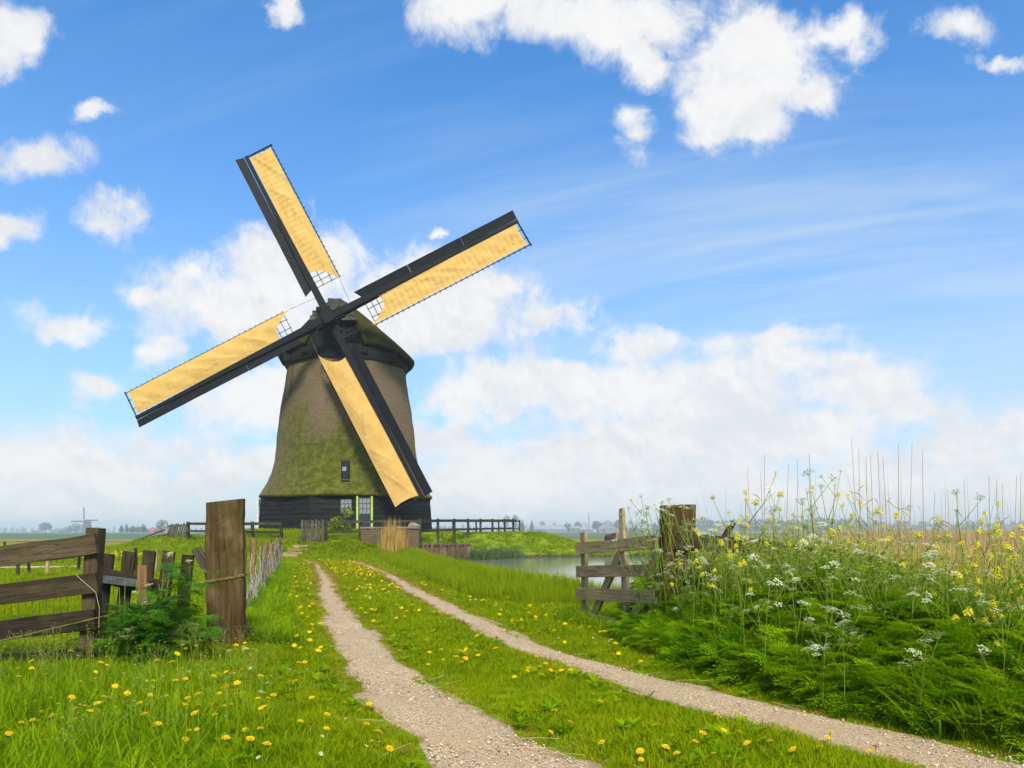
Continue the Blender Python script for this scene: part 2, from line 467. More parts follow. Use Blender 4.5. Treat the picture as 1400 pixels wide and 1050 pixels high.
def headwall_mat():
    m, N, out = new_mat('old_brickwork')
    o = N.tex('Object')
    x, y, z = N.sep(o)
    bt = N.n.new('ShaderNodeTexBrick')
    N.put(bt.inputs['Vector'], N.xyz(x, z, 0.0))
    bt.inputs['Scale'].default_value = 1.0
    bt.inputs['Brick Width'].default_value = 0.22
    bt.inputs['Row Height'].default_value = 0.07
    bt.inputs['Mortar Size'].default_value = 0.012
    bt.inputs['Color1'].default_value = (0.15, 0.085, 0.045, 1)
    bt.inputs['Color2'].default_value = (0.085, 0.05, 0.028, 1)
    bt.inputs['Mortar'].default_value = (0.15, 0.12, 0.08, 1)
    n = N.noise(o, 2.6, 6, 0.7)
    c = N.mix(N.sstep(n, 0.42, 0.62, 0, 0.75), bt.outputs['Color'], (0.12, 0.095, 0.035))
    c = N.mix(N.sstep(N.noise(o, 6, 5, 0.7), 0.55, 0.7, 0, 0.6), c, (0.06, 0.045, 0.03))
    principled(N, out, c, 0.9, N.bump(N.m('ADD', bt.outputs['Fac'], n), 0.5, 0.02), 0.15)
    return m


MAT['headwall'] = headwall_mat()


# ------------------------------------------------------------------ object helpers
def tag(o, label=None, cat=None, group=None, kind=None):
    if label:
        o['label'] = label
    if cat:
        o['category'] = cat
    if group:
        o['group'] = group
    if kind:
        o['kind'] = kind
    return o


def empty(name, loc, label, cat, group=None):
    o = bpy.data.objects.new(name, None)
    o.empty_display_size = 0.2
    o.location = loc
    COL.objects.link(o)
    return tag(o, label, cat, group)


def wloc(o):
    """world origin of a (never rotated) parent chain"""
    v = Vector(o.location)
    while o.parent:
        o = o.parent
        v += Vector(o.location)
    return v


def link(name, me, mats, parent=None, M=None):
    o = bpy.data.objects.new(name, me)
    if me is not None and not me.materials:
        for k in (mats if isinstance(mats, (list, tuple)) else [mats]):
            me.materials.append(MAT[k] if isinstance(k, str) else k)
    COL.objects.link(o)
    if parent is not None:
        o.parent = parent
    if M is not None:
        o.matrix_basis = M
    return o


def mk_mesh(name, V, F, mi=None, smooth=False):
    me = bpy.data.meshes.new(name)
    me.from_pydata([tuple(map(float, p)) for p in V], [], [tuple(map(int, f)) for f in F])
    if mi is not None:
        me.polygons.foreach_set('material_index', list(mi))
    if smooth:
        me.polygons.foreach_set('use_smooth', [True] * len(me.polygons))
    me.update()
    return me


def frame(p0, p1, up):
    x = (Vector(p1) - Vector(p0)).normalized()
    z = Vector(up) - x * x.dot(Vector(up))
    if z.length < 1e-4:
        z = Vector((0, 1, 0)) - x * x.y
    z.normalize()
    y = z.cross(x)
    M = Matrix((x, y, z)).transposed().to_4x4()
    return M


def bar_mesh(name, L, w, t, n=3, jit=0.004, ch=0.08, w1=None, t1=None, seed=None, cut=0.0, tip=None):
    """chamfered timber along X: width w on Z, thickness t on Y, slightly uneven"""
    rg = random.Random(seed if seed is not None else random.random())
    w1 = w if w1 is None else w1
    t1 = t if t1 is None else t1
    V, F = [], []
    for i in range(n + 1):
        f = i / n
        ww, tt = w + (w1 - w) * f, t + (t1 - t) * f
        if tip and i == n:
            ww, tt = ww * tip, tt * tip
        c = min(ww, tt) * ch
        hw, ht = ww / 2, tt / 2
        oz, oy = rg.uniform(-jit, jit), rg.uniform(-jit, jit)
        dz = [rg.uniform(-jit, jit) * .6 for _ in range(4)]
        prof = [(-ht + c, -hw), (ht - c, -hw), (ht, -hw + c), (ht, hw - c), (ht - c, hw), (-ht + c, hw), (-ht, hw - c), (-ht, -hw + c)]
        for k, (yy, zz) in enumerate(prof):
            xo = -L / 2 + L * f + (cut * (zz / max(hw, 1e-6)) if i == n else 0)
            V.append((xo, yy + oy, zz + oz + dz[k // 2]))
    for i in range(n):
        for k in range(8):
            a, b = i * 8 + k, i * 8 + (k + 1) % 8
            F.append((a, b, b + 8, a + 8))
    F.append(tuple(reversed(range(8))))
    F.append(tuple(range(n * 8, n * 8 + 8)))
    return mk_mesh(name, V, F)


def bar(name, p0, p1, w, t, mat, parent=None, up=(0, 0, 1), **k):
    p0, p1 = Vector(p0), Vector(p1)
    me = bar_mesh(name, (p1 - p0).length, w, t, **k)
    M = frame(p0, p1, up)
    c = (p0 + p1) / 2
    if parent is not None:
        c = c - wloc(parent)
    M.translation = c
    return link(name, me, mat, parent, M)


def tube_geo(pts, rads, sides=5):
    V, F = [], []
    pts = [Vector(p) for p in pts]
    n = len(pts)
    if not hasattr(rads, '__len__'):
        rads = [rads] * n
    for i, p in enumerate(pts):
        d = (pts[min(i + 1, n - 1)] - pts[max(i - 1, 0)]).normalized()
        a = d.cross(Vector((0.31, 0.95, 0.12)))
        if a.length < 0.05:
            a = d.cross(Vector((1, 0, 0)))
        a.normalize()
        b = d.cross(a)
        for k in range(sides):
            th = 2 * math.pi * k / sides
            V.append(p + (a * math.cos(th) + b * math.sin(th)) * rads[i])
    for i in range(n - 1):
        for k in range(sides):
            a, b = i * sides + k, i * sides + (k + 1) % sides
            F.append((a, b, b + sides, a + sides))
    if sides > 2:
        F.append(tuple(reversed(range(sides))))
        F.append(tuple(range((n - 1) * sides, n * sides)))
    return V, F


class Geo:
    """collects pieces of ONE part"""
    def __init__(self):
        self.V, self.F, self.M = [], [], []

    def add(self, V, F, mi=0):
        o = len(self.V)
        self.V += [tuple(p) for p in V]
        self.F += [tuple(i + o for i in f) for f in F]
        self.M += [mi] * len(F)

    def tube(self, pts, rads, sides=4, mi=0):
        self.add(*tube_geo(pts, rads, sides), mi)

    def box(self, c, s, mi=0, Rm=None):
        V = []
        for z in (-1, 1):
            for y in (-1, 1):
                for x in (-1, 1):
                    q = Vector((x * s[0] / 2, y * s[1] / 2, z * s[2] / 2))
                    if Rm is not None:
                        q = Rm @ q
                    V.append(Vector(c) + q)
        self.add(V, [(0, 2, 3, 1), (4, 5, 7, 6), (0, 1, 5, 4), (2, 6, 7, 3), (0, 4, 6, 2), (1, 3, 7, 5)], mi)

    def mesh(self, name, smooth=False):
        return mk_mesh(name, self.V, self.F, self.M, smooth)

    def make(self, name, mats, parent=None, loc=None, smooth=False):
        V = self.V
        if parent is not None and loc is None:
            w = wloc(parent)
            self.V = [tuple(Vector(p) - w) for p in V]
        o = link(name, self.mesh(name, smooth), mats, parent)
        if loc is not None:
            o.location = loc
        return o


def X(px, Y):
    return (px - 700) / 1000 * Y


def Z(py, Y):
    return CAM_Z + (727 - py) / 1000 * Y


# ------------------------------------------------------------------ terrain
POND = np.array([(-4.7, 36.1), (-3.35, 32.0), (-2.35, 27.0), (-0.9, 21.0), (0.1, 17.2), (0.85, 14.6), (1.8, 12.9), (3.2, 11.9), (5.5, 11.6), (9, 12.5), (16, 15.5), (30, 24),
                 (44, 34), (50, 44), (40, 47), (20, 44.6), (9, 44.2), (4.2, 43.2), (1.2, 42.2), (-0.9, 40.4), (-2.3, 38.6)])
WATER_Z = -0.35


def seg_dist(x, y, a, b):
    ax, ay = a
    bx, by = b
    dx, dy = bx - ax, by - ay
    t = np.clip(((x - ax) * dx + (y - ay) * dy) / (dx * dx + dy * dy), 0, 1)
    return np.hypot(x - ax - t * dx, y - ay - t * dy)


def pond_sd(x, y):
    """signed distance to the pond's edge, negative in the water"""
    x, y = np.asarray(x, float), np.asarray(y, float)
    d = np.full(x.shape, 1e9)
    ins = np.zeros(x.shape, bool)
    n = len(POND)
    for i in range(n):
        a, b = POND[i], POND[(i + 1) % n]
        d = np.minimum(d, seg_dist(x, y, a, b))
        c = ((a[1] > y) != (b[1] > y))
        with np.errstate(divide='ignore', invalid='ignore'):
            ins ^= c & (x < (b[0] - a[0]) * (y - a[1]) / (b[1] - a[1] + 1e-12) + a[0])
    return np.where(ins, -d, d)


def ss(t):
    t = np.clip(t, 0, 1)
    return t * t * (3 - 2 * t)


MX, MY = -9.45, 42.0


def h(x, y):
    x, y = np.asarray(x, float), np.asarray(y, float)
    d = np.hypot(x - MX, y - MY)
    m = 1.2 * ss((10.0 - d) / 4.4)
    d1 = seg_dist(x, y, (-10, 41.5), (-19.2, 43.4))
    m1 = 0.85 * ss((5.6 - d1) / 4.4)
    d2 = seg_dist(x, y, (-5.5, 40), (0.2, 47.6))
    m2 = 1.02 * ss((6.0 - d2) / 4.6)
    g = np.maximum(np.maximum(m, m1), m2)
    g = g + 0.035 * np.sin(x * 0.83 + 1.3) * np.sin(y * 0.57 + 0.4) * np.clip((np.hypot(x, y) - 1) / 6, 0, 1) * np.clip((300 - np.hypot(x, y)) / 100, 0, 1)
    s = pond_sd(x, y)
    bank = np.where(s > 0, -0.46 + s * 0.55, -0.46 + s * 0.5)
    g = np.minimum(g, np.maximum(bank, -1.0))
    return g


def h1(x, y):
    return float(h(np.array([x]), np.array([y]))[0])


# wheel ruts: (Y, left, right)
RUT_L = np.array([(-4, 2.7, 3.7), (0, 1.05, 2.0), (2.5, -.02, .86), (3.6, -.46, .37), (3.97, -.556, .155), (4.39, -.76, -.08), (4.94, -1.0, -.35), (5.64, -1.235, -.62), (6.53, -1.55, -1.02),
                  (7.82, -1.96, -1.38), (9.66, -2.48, -2.02), (12.8, -3.42, -2.96), (18.5, -5.0, -4.53), (24.5, -6.74, -6.34), (28.0, -7.9, -7.45)])
RUT_R = np.array([(-4, 7.2, 8.2), (0, 4.3, 5.3), (2.5, 2.6, 3.4), (3.58, 1.93, 2.65), (4.15, 1.64, 2.22), (5.16, .91, 1.5), (6.46, .42, .84), (7.1, .14, .51), (8.7, -.42, -.03), (11.3, -1.31, -.88),
                  (18.5, -3.3, -2.88), (24.5, -5.08, -4.58), (28.5, -6.45, -5.98)])
END_L = [(-8.15, 29.2), (-8.7, 30.2), (-9.6, 30.9), (-10.8, 31.2), (-12.2, 31.3)]
END_R = [(-6.95, 29.9), (-7.8, 31.0), (-9.0, 31.9), (-10.2, 32.3), (-11.2, 32.5)]


def rut_dist(x, y):
    """distance outside the nearest rut (negative inside), for y < 29; end curves by centreline"""
    out = np.full(np.shape(x), 1e9)
    for T, E in ((RUT_L, END_L), (RUT_R, END_R)):
        L, Rr = np.interp(y, T[:, 0], T[:, 1]), np.interp(y, T[:, 0], T[:, 2])
        c, hw = (L + Rr) / 2, (Rr - L) / 2 * 0.93
        dd = np.abs(x - c) * 0.93 - hw
        dd = np.where(y > T[-1, 0], 1e9, dd)
        out = np.minimum(out, dd)
        pts = [((T[-1, 1] + T[-1, 2]) / 2, T[-1, 0])] + E
        for a, b in zip(pts[:-1], pts[1:]):
            out = np.minimum(out, seg_dist(x, y, a, b) - 0.2)
    return out


def np_mesh(name, V, F4):
    me = bpy.data.meshes.new(name)
    nv, nf = len(V), len(F4)
    k = F4.shape[1]
    me.vertices.add(nv)
    me.vertices.foreach_set('co', np.asarray(V, np.float32).ravel())
    me.loops.add(nf * k)
    me.loops.foreach_set('vertex_index', np.asarray(F4, np.int32).ravel())
    me.polygons.add(nf)
    me.polygons.foreach_set('loop_start', np.arange(0, nf * k, k, dtype=np.int32))
    me.polygons.foreach_set('use_smooth', np.ones(nf, bool))
    me.update(calc_edges=True)
    me.validate()
    return me


def ground_mat():
    m, N, out = new_mat('meadow_ground')
    p = N.geo()
    x, y, z = N.sep(p)
    n1 = N.noise(p, 0.9, 6, 0.65)
    n2 = N.noise(p, 14.0, 5, 0.7)
    n3 = N.noise(p, 0.045, 4, 0.55)
    c = N.mix(N.sstep(n1, 0.35, 0.68), (0.11, 0.185, 0.001), (0.19, 0.285, 0.002))
    c = N.mix(N.sstep(n2, 0.50, 0.72, 0, 0.6), c, (0.18, 0.22, 0.025))
    c = N.mix(N.sstep(n2, 0.46, 0.30, 0, 0.7), c, (0.035, 0.06, 0.012))
    c = N.mix(N.sstep(n3, 0.45, 0.62, 0, 0.55), c, (0.16, 0.215, 0.03))
    # wet earth below the grass line of the pond bank
    mud = N.m('MULTIPLY', N.sstep(N.m('ADD', z, N.m('MULTIPLY', n2, 0.12)), -0.22, -0.05, 1, 0), N.sstep(y, 8, 12))
    c = N.mix(mud, c, (0.075, 0.045, 0.028))
    # parcels of other crops far out
    yn = N.m('ADD', y, N.m('MULTIPLY', n3, 6.0))
    c = N.mix(N.sstep(yn, 118, 124), c, (0.085, 0.145, 0.075))
    c = N.mix(N.m('MULTIPLY', N.sstep(yn, 205, 215), N.sstep(x, 10, 20, 1, 0)), c, (0.06, 0.125, 0.085))
    c = N.mix(N.m('MULTIPLY', N.sstep(yn, 170, 178), N.sstep(x, -10, 10, 0, 1)), c, (0.17, 0.125, 0.085))
    c = N.mix(N.sstep(yn, 260, 275), c, (0.075, 0.13, 0.06))
    principled(N, out, c, 0.95, N.bump(N.m('ADD', n2, n1), 0.7, 0.05), 0.1)
    return m


def build_ground():
    def axis(lo, hi, step, far, g):
        a = list(np.arange(lo, hi + 1e-6, step))
        s = step
        b = [hi]
        while b[-1] < far:
            s *= g
            b.append(b[-1] + s)
        s = step
        c = [lo]
        while c[-1] > -far:
            s *= g
            c.append(c[-1] - s)
        return np.array(sorted(set(c[1:] + a + b[1:])))
    xs = axis(-30, 30, 0.3, 2600, 1.28)
    ys = axis(-3, 56, 0.3, 2600, 1.28)
    gx, gy = np.meshgrid(xs, ys)
    V = np.stack([gx, gy, h(gx, gy)], -1).reshape(-1, 3)
    nx, ny = len(xs), len(ys)
    i = np.arange(nx * ny).reshape(ny, nx)
    F = np.stack([i[:-1, :-1], i[:-1, 1:], i[1:, 1:], i[1:, :-1]], -1).reshape(-1, 4)
    o = link('ground', np_mesh('ground', V, F), ground_mat())
    tag(o, 'flat green polder meadow rising to the grassy mound under the mill', kind='structure')


build_ground()


def gravel_mat():
    m, N, out = new_mat('track_gravel')
    p = N.geo()
    cell = N.voro(p, 110.0, out='Color')
    dist = N.voro(p, 110.0)
    r, g, b = N.sep(cell)
    c = N.ramp(r, [(0.0, (0.27, 0.19, 0.105)), (0.35, (0.44, 0.32, 0.185)), (0.65, (0.56, 0.42, 0.25)), (1.0, (0.66, 0.53, 0.35))])
    n = N.noise(p, 1.7, 6, 0.65)
    sand = N.sstep(n, 0.50, 0.66, 0, 0.8)
    c = N.mix(sand, c, (0.52, 0.36, 0.20))
    c = N.mix(N.sstep(dist, 0.45, 0.75, 0, 0.55), c, (0.15, 0.11, 0.085))
    n2 = N.noise(p, 5.0, 5, 0.7)
    c = N.mix(N.sstep(n2, 0.60, 0.72, 0, 0.45), c, (0.24, 0.175, 0.12))
    n4 = N.noise(p, 0.8, 5, 0.6, 0.4)
    c = N.mix(N.sstep(n4, 0.52, 0.66, 0, 0.4), c, (0.40, 0.29, 0.165))
    c = N.mix(N.sstep(n4, 0.42, 0.30, 0, 0.35), c, (0.60, 0.50, 0.36))
    hgt = N.m('SUBTRACT', N.m('MULTIPLY', n2, 0.6), dist)
    principled(N, out, c, 0.9, N.bump(hgt, 0.7, 0.012), 0.2)
    return m


MAT['gravel'] = gravel_mat()


def edges_of(T, E):
    pts = []
    ys = np.concatenate([np.arange(-4, 14, 0.08), np.arange(14, T[-1, 0], 0.25)])
    # smooth the hand-read edges a little
    L = np.interp(ys, T[:, 0], T[:, 1])
    Rr = np.interp(ys, T[:, 0], T[:, 2])
    for arr in (L, Rr):
        for _ in range(60):
            arr[1:-1] = (arr[:-2] + 2 * arr[1:-1] + arr[2:]) / 4
    return ys, L, Rr


def build_rut(T, E, label, seed):
    rg = np.random.default_rng(seed)
    ys, L, Rr = edges_of(T, E)

    def wob(n, amp):
        w = rg.normal(0, 1, n)
        w2 = rg.normal(0, 1, n)
        for _ in range(3):
            w[1:-1] = (w[:-2] + w[1:-1] + w[2:]) / 3
        for _ in range(30):
            w2[1:-1] = (w2[:-2] + w2[1:-1] + w2[2:]) / 3
        return amp * (0.6 * w + 2.2 * w2)
    L = L + wob(len(ys), 0.035) - 0.06
    Rr = Rr + wob(len(ys), 0.035) + 0.06
    lp = np.stack([L, ys], -1)
    rp = np.stack([Rr, ys], -1)
    # the far end curves away to the left
    c0 = np.array([(lp[-1] + rp[-1]) / 2])
    cl = np.concatenate([c0, np.array(E)])
    t = np.linspace(0, 1, len(cl))
    tt = np.linspace(0, 1, 40)[3:]
    cx, cyy = np.interp(tt, t, cl[:, 0]), np.interp(tt, t, cl[:, 1])
    for arr in (cx, cyy):
        for _ in range(12):
            arr[1:-1] = (arr[:-2] + 2 * arr[1:-1] + arr[2:]) / 4
    dx, dy = np.gradient(cx), np.gradient(cyy)
    ln = np.hypot(dx, dy)
    nx, ny = -dy / ln, dx / ln
    wd = 0.24 * (1 - 0.5 * np.linspace(0, 1, len(cx)))
    lp = np.concatenate([lp, np.stack([cx + nx * wd, cyy + ny * wd], -1)])
    rp = np.concatenate([rp, np.stack([cx - nx * wd, cyy - ny * wd], -1)])
    K = 26
    f = np.linspace(0, 1, K)[None, :, None]
    P = lp[:, None, :] * (1 - f) + rp[:, None, :] * f
    prof = 0.014 - 0.026 * np.abs(np.linspace(-1, 1, K)) ** 3
    nz = rg.normal(0, 1, P.shape[:2])
    nz2 = rg.normal(0, 1, P.shape[:2])
    for _ in range(2):
        nz[1:-1] = (nz[:-2] + nz[1:-1] + nz[2:]) / 3
        nz[:, 1:-1] = (nz[:, :-2] + nz[:, 1:-1] + nz[:, 2:]) / 3
    for _ in range(8):
        nz2[1:-1] = (nz2[:-2] + nz2[1:-1] + nz2[2:]) / 3
        nz2[:, 1:-1] = (nz2[:, :-2] + nz2[:, 1:-1] + nz2[:, 2:]) / 3
    z = h(P[..., 0], P[..., 1]) + prof[None, :] + np.clip(0.010 * nz + 0.045 * nz2, -0.012, 0.02)
    V = np.concatenate([P, z[..., None]], -1).reshape(-1, 3)
    n = len(lp)
    i = np.arange(n * K).reshape(n, K)
    F = np.stack([i[:-1, :-1], i[:-1, 1:], i[1:, 1:], i[1:, :-1]], -1).reshape(-1, 4)
    o = link('track', np_mesh('track', V, F), 'gravel')
    tag(o, label, kind='structure')


build_rut(RUT_L, END_L, 'left gravel wheel rut of the farm track leading to the mill', 3)
build_rut(RUT_R, END_R, 'right gravel wheel rut of the farm track curving from the mill', 4)


def strip(name, pts, mat, label, dz=0.01, sub=6):
    """flat sheet between two polylines [(xl,yl,xr,yr), ...] lying on the ground"""
    P = np.array(pts, float)
    t = np.linspace(0, 1, len(P))
    tt = np.linspace(0, 1, 40)
    Q = np.stack([np.interp(tt, t, P[:, k]) for k in range(4)], -1)
    f = np.linspace(0, 1, sub)[None, :]
    x = Q[:, 0:1] * (1 - f) + Q[:, 2:3] * f
    y = Q[:, 1:2] * (1 - f) + Q[:, 3:4] * f
    V = np.stack([x, y, h(x, y) + dz], -1).reshape(-1, 3)
    i = np.arange(40 * sub).reshape(40, sub)
    F = np.stack([i[:-1, :-1], i[1:, :-1], i[1:, 1:], i[:-1, 1:]], -1).reshape(-1, 4)
    o = link(name, np_mesh(name, V, F), mat)
    return tag(o, label, kind='structure')


MAT['tulip'] = plain_mat('tulip_rows', (0.46, 0.07, 0.20), 0.9, 0.3, 0.4)
strip('tulip_field', [(-260, 84, -260, 92), (-110, 84, -110, 92), (-36, 85, -36, 93)], 'tulip', 'thin strip of pink tulips across the far meadow', 0.05)
MAT['dirt_path'] = plain_mat('dirt_path', (0.42, 0.34, 0.24), 0.9, 0.2, 1.0)
strip('path', [(-45, 19.6, -45, 21.2), (-28, 21.0, -28, 22.4), (-18, 21.9, -18, 23.0), (-14.5, 22.3, -14.5, 23.3), (-12.6, 23.2, -12.9, 24.0)], 'dirt_path', 'pale dirt path crossing the meadow beyond the left gate', 0.03)


def build_water():
    m, N, out = new_mat('pond_water')
    p = N.geo()
    w = N.noise(N.v('MULTIPLY', p, (1.0, 1.8, 1.0)), 5.0, 4, 0.6)
    p2 = principled(N, out, (0.17, 0.175, 0.165), 0.09, N.bump(w, 0.05, 0.05), 1.0)
    V = np.concatenate([POND + (POND - POND.mean(0)) / np.linalg.norm(POND - POND.mean(0), axis=1, keepdims=True) * 0.8, np.full((len(POND), 1), WATER_Z)], 1)
    me = mk_mesh('water', V, [tuple(range(len(V)))])
    o = link('water', me, m)
    if me.polygons[0].normal.z < 0:
        me.flip_normals()
    tag(o, 'still pond water mirroring the white sky beside the track', kind='structure')


build_water()

# ------------------------------------------------------------------ haze
def build_haze():
    m, N, out = new_mat('haze')
    v = N.n.new('ShaderNodeVolumePrincipled')
    v.inputs['Color'].default_value = (0.86, 0.93, 1.0, 1)
    v.inputs['Density'].default_value = HAZE_DENSITY
    v.inputs['Anisotropy'].default_value = 0.2
    N.l.new(v.outputs[0], out.inputs['Volume'])
    g = Geo()
    g.box((0, 0, (30.0 - 2.2) / 2), (7200, 7200, 30.0 + 2.2))
    o = g.make('haze', m)
    tag(o, 'pale spring haze lying over the whole polder', kind='stuff')


HAZE_DENSITY = 0.0006
build_haze()


# ------------------------------------------------------------------ the mill
def build_mill():
    base_z = 1.2
    root = empty('windmill', (MX, MY, base_z), 'large thatched polder windmill with ochre sails standing on a grassy mound', 'windmill')
    A0 = math.atan2(-MY, -MX)              # direction of the face turned to the track
    # --- thatched body (local coordinates, z above the mound)
    prof = [(1.74, 4.60), (1.76, 4.80), (1.86, 4.91), (2.15, 4.73), (2.6, 4.46), (3.2, 4.22), (3.8, 4.07), (4.6, 3.94), (5.6, 3.84), (6.8, 3.70), (7.9, 3.52), (8.9, 3.36), (9.45, 3.28), (9.5, 3.1)]
    NS = 128
    V, F = [], []
    zs, rs = [p[0] for p in prof], [p[1] for p in prof]
    # refine
    zz, rr = [], []
    for i in range(len(prof) - 1):
        k = 1 if i < 2 or i == len(prof) - 2 else 4
        for j in range(k):
            f = j / k
            zz.append(zs[i] + (zs[i + 1] - zs[i]) * f)
            rr.append(rs[i] + (rs[i + 1] - rs[i]) * f)
    zz.append(zs[-1])
    rr.append(rs[-1])
    rg = np.random.default_rng(5)
    ph = rg.uniform(0, 6.28, 8)
    for z, r in zip(zz, rr):
        for k in range(NS):
            th = 2 * math.pi * k / NS
            a = ((th - A0 + math.pi / 8) % (math.pi / 4)) - math.pi / 8
            octr = math.cos(math.pi / 8) / math.cos(a)
            oct_mix = 0.55 * max(0, 1 - (z - 1.7) / 14)
            q = r * (1 + oct_mix * (octr - 0.965))
            q += 0.02 * math.sin(3 * th + ph[0] + z * .8) + 0.014 * math.sin(7 * th + ph[1] - z * 1.7) + 0.010 * math.sin(13 * th + ph[2] + z * 3.1)
            dz = 0.03 * math.sin(5 * th + ph[3]) + float(rg.normal(0, 0.014)) if z < 2 else 0
            q += float(rg.normal(0, 0.006))
            V.append((q * math.cos(th), q * math.sin(th), z + dz))
    nr = len(zz)
    for i in range(nr - 1):
        for k in range(NS):
            a, b = i * NS + k, i * NS + (k + 1) % NS
            F.append((a, b, b + NS, a + NS))
    F.append(tuple(range(NS)))
    F = F[:-1]
    link('thatched_body', mk_mesh('thatched_body', V, F, smooth=True), 'thatch', root)
    # --- boarded base: eight sides, lapped boards
    core = Geo()
    ring0 = [(4.42 / math.cos(math.pi / 8) * math.cos(A0 + math.pi / 8 + k * math.pi / 4), 4.42 / math.cos(math.pi / 8) * math.sin(A0 + math.pi / 8 + k * math.pi / 4)) for k in range(8)]
    core.add([(x * 1.02, y * 1.02, -0.25) for x, y in ring0] + [(x * 0.97, y * 0.97, 1.85) for x, y in ring0], [(k, (k + 1) % 8, 8 + (k + 1) % 8, 8 + k) for k in range(8)])
    link('base_wall', core.mesh('base_wall'), 'black_in', root)
    board_h = 0.25
    nrow = 8
    rb = random.Random(3)
    for side in range(8):
        an = A0 + side * math.pi / 4
        nrm = Vector((math.cos(an), math.sin(an), 0))
        tan = Vector((-math.sin(an), math.cos(an), 0))
        for row in range(nrow):
            z = -0.12 + row * board_h
            ri = 4.50 + 0.14 * (1 - row / nrow) ** 1.0
            half = (ri + 0.02) * math.tan(math.pi / 8)
            spans = [(-half, half)]
            if side == 0:
                if row < 8:
                    spans = [(-half, 0.42), (1.30, half)]       # door opening
                if 4 <= row <= 6:
                    spans = [(-half, -0.36), (0.22, 0.42), (1.30, half)]   # window opening
            for s0, s1 in spans:
                c = (s0 + s1) / 2
                L = s1 - s0
                P = nrm * ri + tan * c + Vector((0, 0, z + board_h / 2))
                M = Matrix((tan, -nrm, Vector((0, 0, 1)))).transposed().to_4x4()
                M = M @ Matrix.Rotation(R(-9), 4, 'X')
                M.translation = P
                me = bar_mesh('weatherboard', L, board_h + 0.03, 0.03, n=2, jit=0.006, seed=rb.random())
                link('weatherboard', me, 'tar', root, M)
    nrm = Vector((math.cos(A0), math.sin(A0), 0))
    tan = Vector((-math.sin(A0), math.cos(A0), 0))

    def face(s, d, z):                      # a point on the front face: s sideways, d outwards
        return Vector((MX, MY, base_z)) + nrm * d + tan * s + Vector((0, 0, z))
    up = tuple(nrm)
    # door
    dr = bar('door', face(0.86, 4.60, -0.15), face(0.86, 4.60, 1.74), 0.05, 0.66, 'door_paint', root, up=up, n=1, jit=0)
    for s in (0.49, 1.23):
        bar('door_post', face(s, 4.66, -0.22), face(s, 4.66, 1.78), 0.12, 0.11, 'lime_paint', root, up=up, n=2, jit=0.003)
    inv = dr.matrix_local.to_3x3().inverted()

    def sub(name, p0, p1, w, t, mat, parent):
        """a sub-part given in world space under a rotated part"""
        p0, p1 = Vector(p0), Vector(p1)
        me = bar_mesh(name, (p1 - p0).length, w, t, n=1, jit=0)
        M = frame(p0, p1, up)
        M.translation = (p0 + p1) / 2 - Vector((MX, MY, base_z))
        o = link(name, me, mat, parent)
        o.matrix_basis = parent.matrix_basis.inverted() @ M
        return o
    for i in range(3):
        for j in range(3):
            s = 0.86 + (i - 1) * 0.185
            z = 0.88 + j * 0.27
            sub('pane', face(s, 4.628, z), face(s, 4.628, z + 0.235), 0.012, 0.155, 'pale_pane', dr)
    sub('handle', face(0.60, 4.65, 0.72), face(0.60, 4.65, 0.86), 0.03, 0.03, 'iron', dr)
    # small square window
    wf = bar('window', face(-0.07, 4.50, 0.86), face(-0.07, 4.50, 1.66), 0.06, 0.66, 'door_paint', root, up=up, n=1, jit=0)
    for i in range(3):
        for j in range(3):
            s = -0.07 + (i - 1) * 0.185
            z = 0.90 + j * 0.25
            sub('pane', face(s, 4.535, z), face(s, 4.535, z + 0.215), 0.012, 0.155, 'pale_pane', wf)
    for k in range(3):
        bar('plank', face(-0.07, 4.56, 0.02 + k * 0.28), face(-0.07, 4.56, 0.28 + k * 0.28), 0.03, 0.60, 'tar', root, up=up, n=1, jit=0.003)
    # slit window high in the thatch
    def slit(z):
        return 4.10 - (z - 2.5) * 0.155 + 0.06
    sw = bar('window', face(-0.10, 4.16, 2.45), face(-0.10, 4.06, 3.62), 0.46, 0.33, 'black_in', root, up=up, n=1, jit=0)
    for s in (-0.29, 0.09):
        sub('frame', face(s, 4.26, 2.43), face(s, 4.16, 3.64), 0.32, 0.05, 'sailwood', sw)
    sub('sill', face(-0.31, 4.34, 2.62), face(0.11, 4.34, 2.62), 0.28, 0.05, 'pile_wood', sw)
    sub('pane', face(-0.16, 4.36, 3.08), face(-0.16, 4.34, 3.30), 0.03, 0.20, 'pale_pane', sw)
    # white framed side window and leaning brace at the left corner
    a2 = A0 - 2 * math.pi / 4
    n2 = Vector((math.cos(a2), math.sin(a2), 0))
    t2 = Vector((-math.sin(a2), math.cos(a2), 0))

    def face2(s, d, z):
        return Vector((MX, MY, base_z)) + n2 * d + t2 * s + Vector((0, 0, z))
    for s in (0.9, 1.45):
        bar('frame', face2(s, 4.72, 0.0), face2(s, 4.72, 1.72), 0.08, 0.08, 'white_paint', root, n=1, jit=0)
    bar('frame', face2(0.9, 4.72, 1.68), face2(1.45, 4.72, 1.68), 0.08, 0.08, 'white_paint', root, n=1, jit=0)
    a3 = A0 - math.pi / 8
    # --- the ring under the cap
    g = Geo()
    n = 64
    rings = [(9.10, 3.30), (9.15, 3.42), (9.55, 3.42), (9.6, 3.30), (9.95, 3.25)]
    g.add([(r * math.cos(2 * math.pi * k / n), r * math.sin(2 * math.pi * k / n), z + 0.05) for z, r in rings for k in range(n)],
          [(i * n + k, i * n + (k + 1) % n, (i + 1) * n + (k + 1) % n, (i + 1) * n + k) for i in range(len(rings) - 1) for k in range(n)])
    link('cap_ring', g.mesh('cap_ring'), 'tar', root)
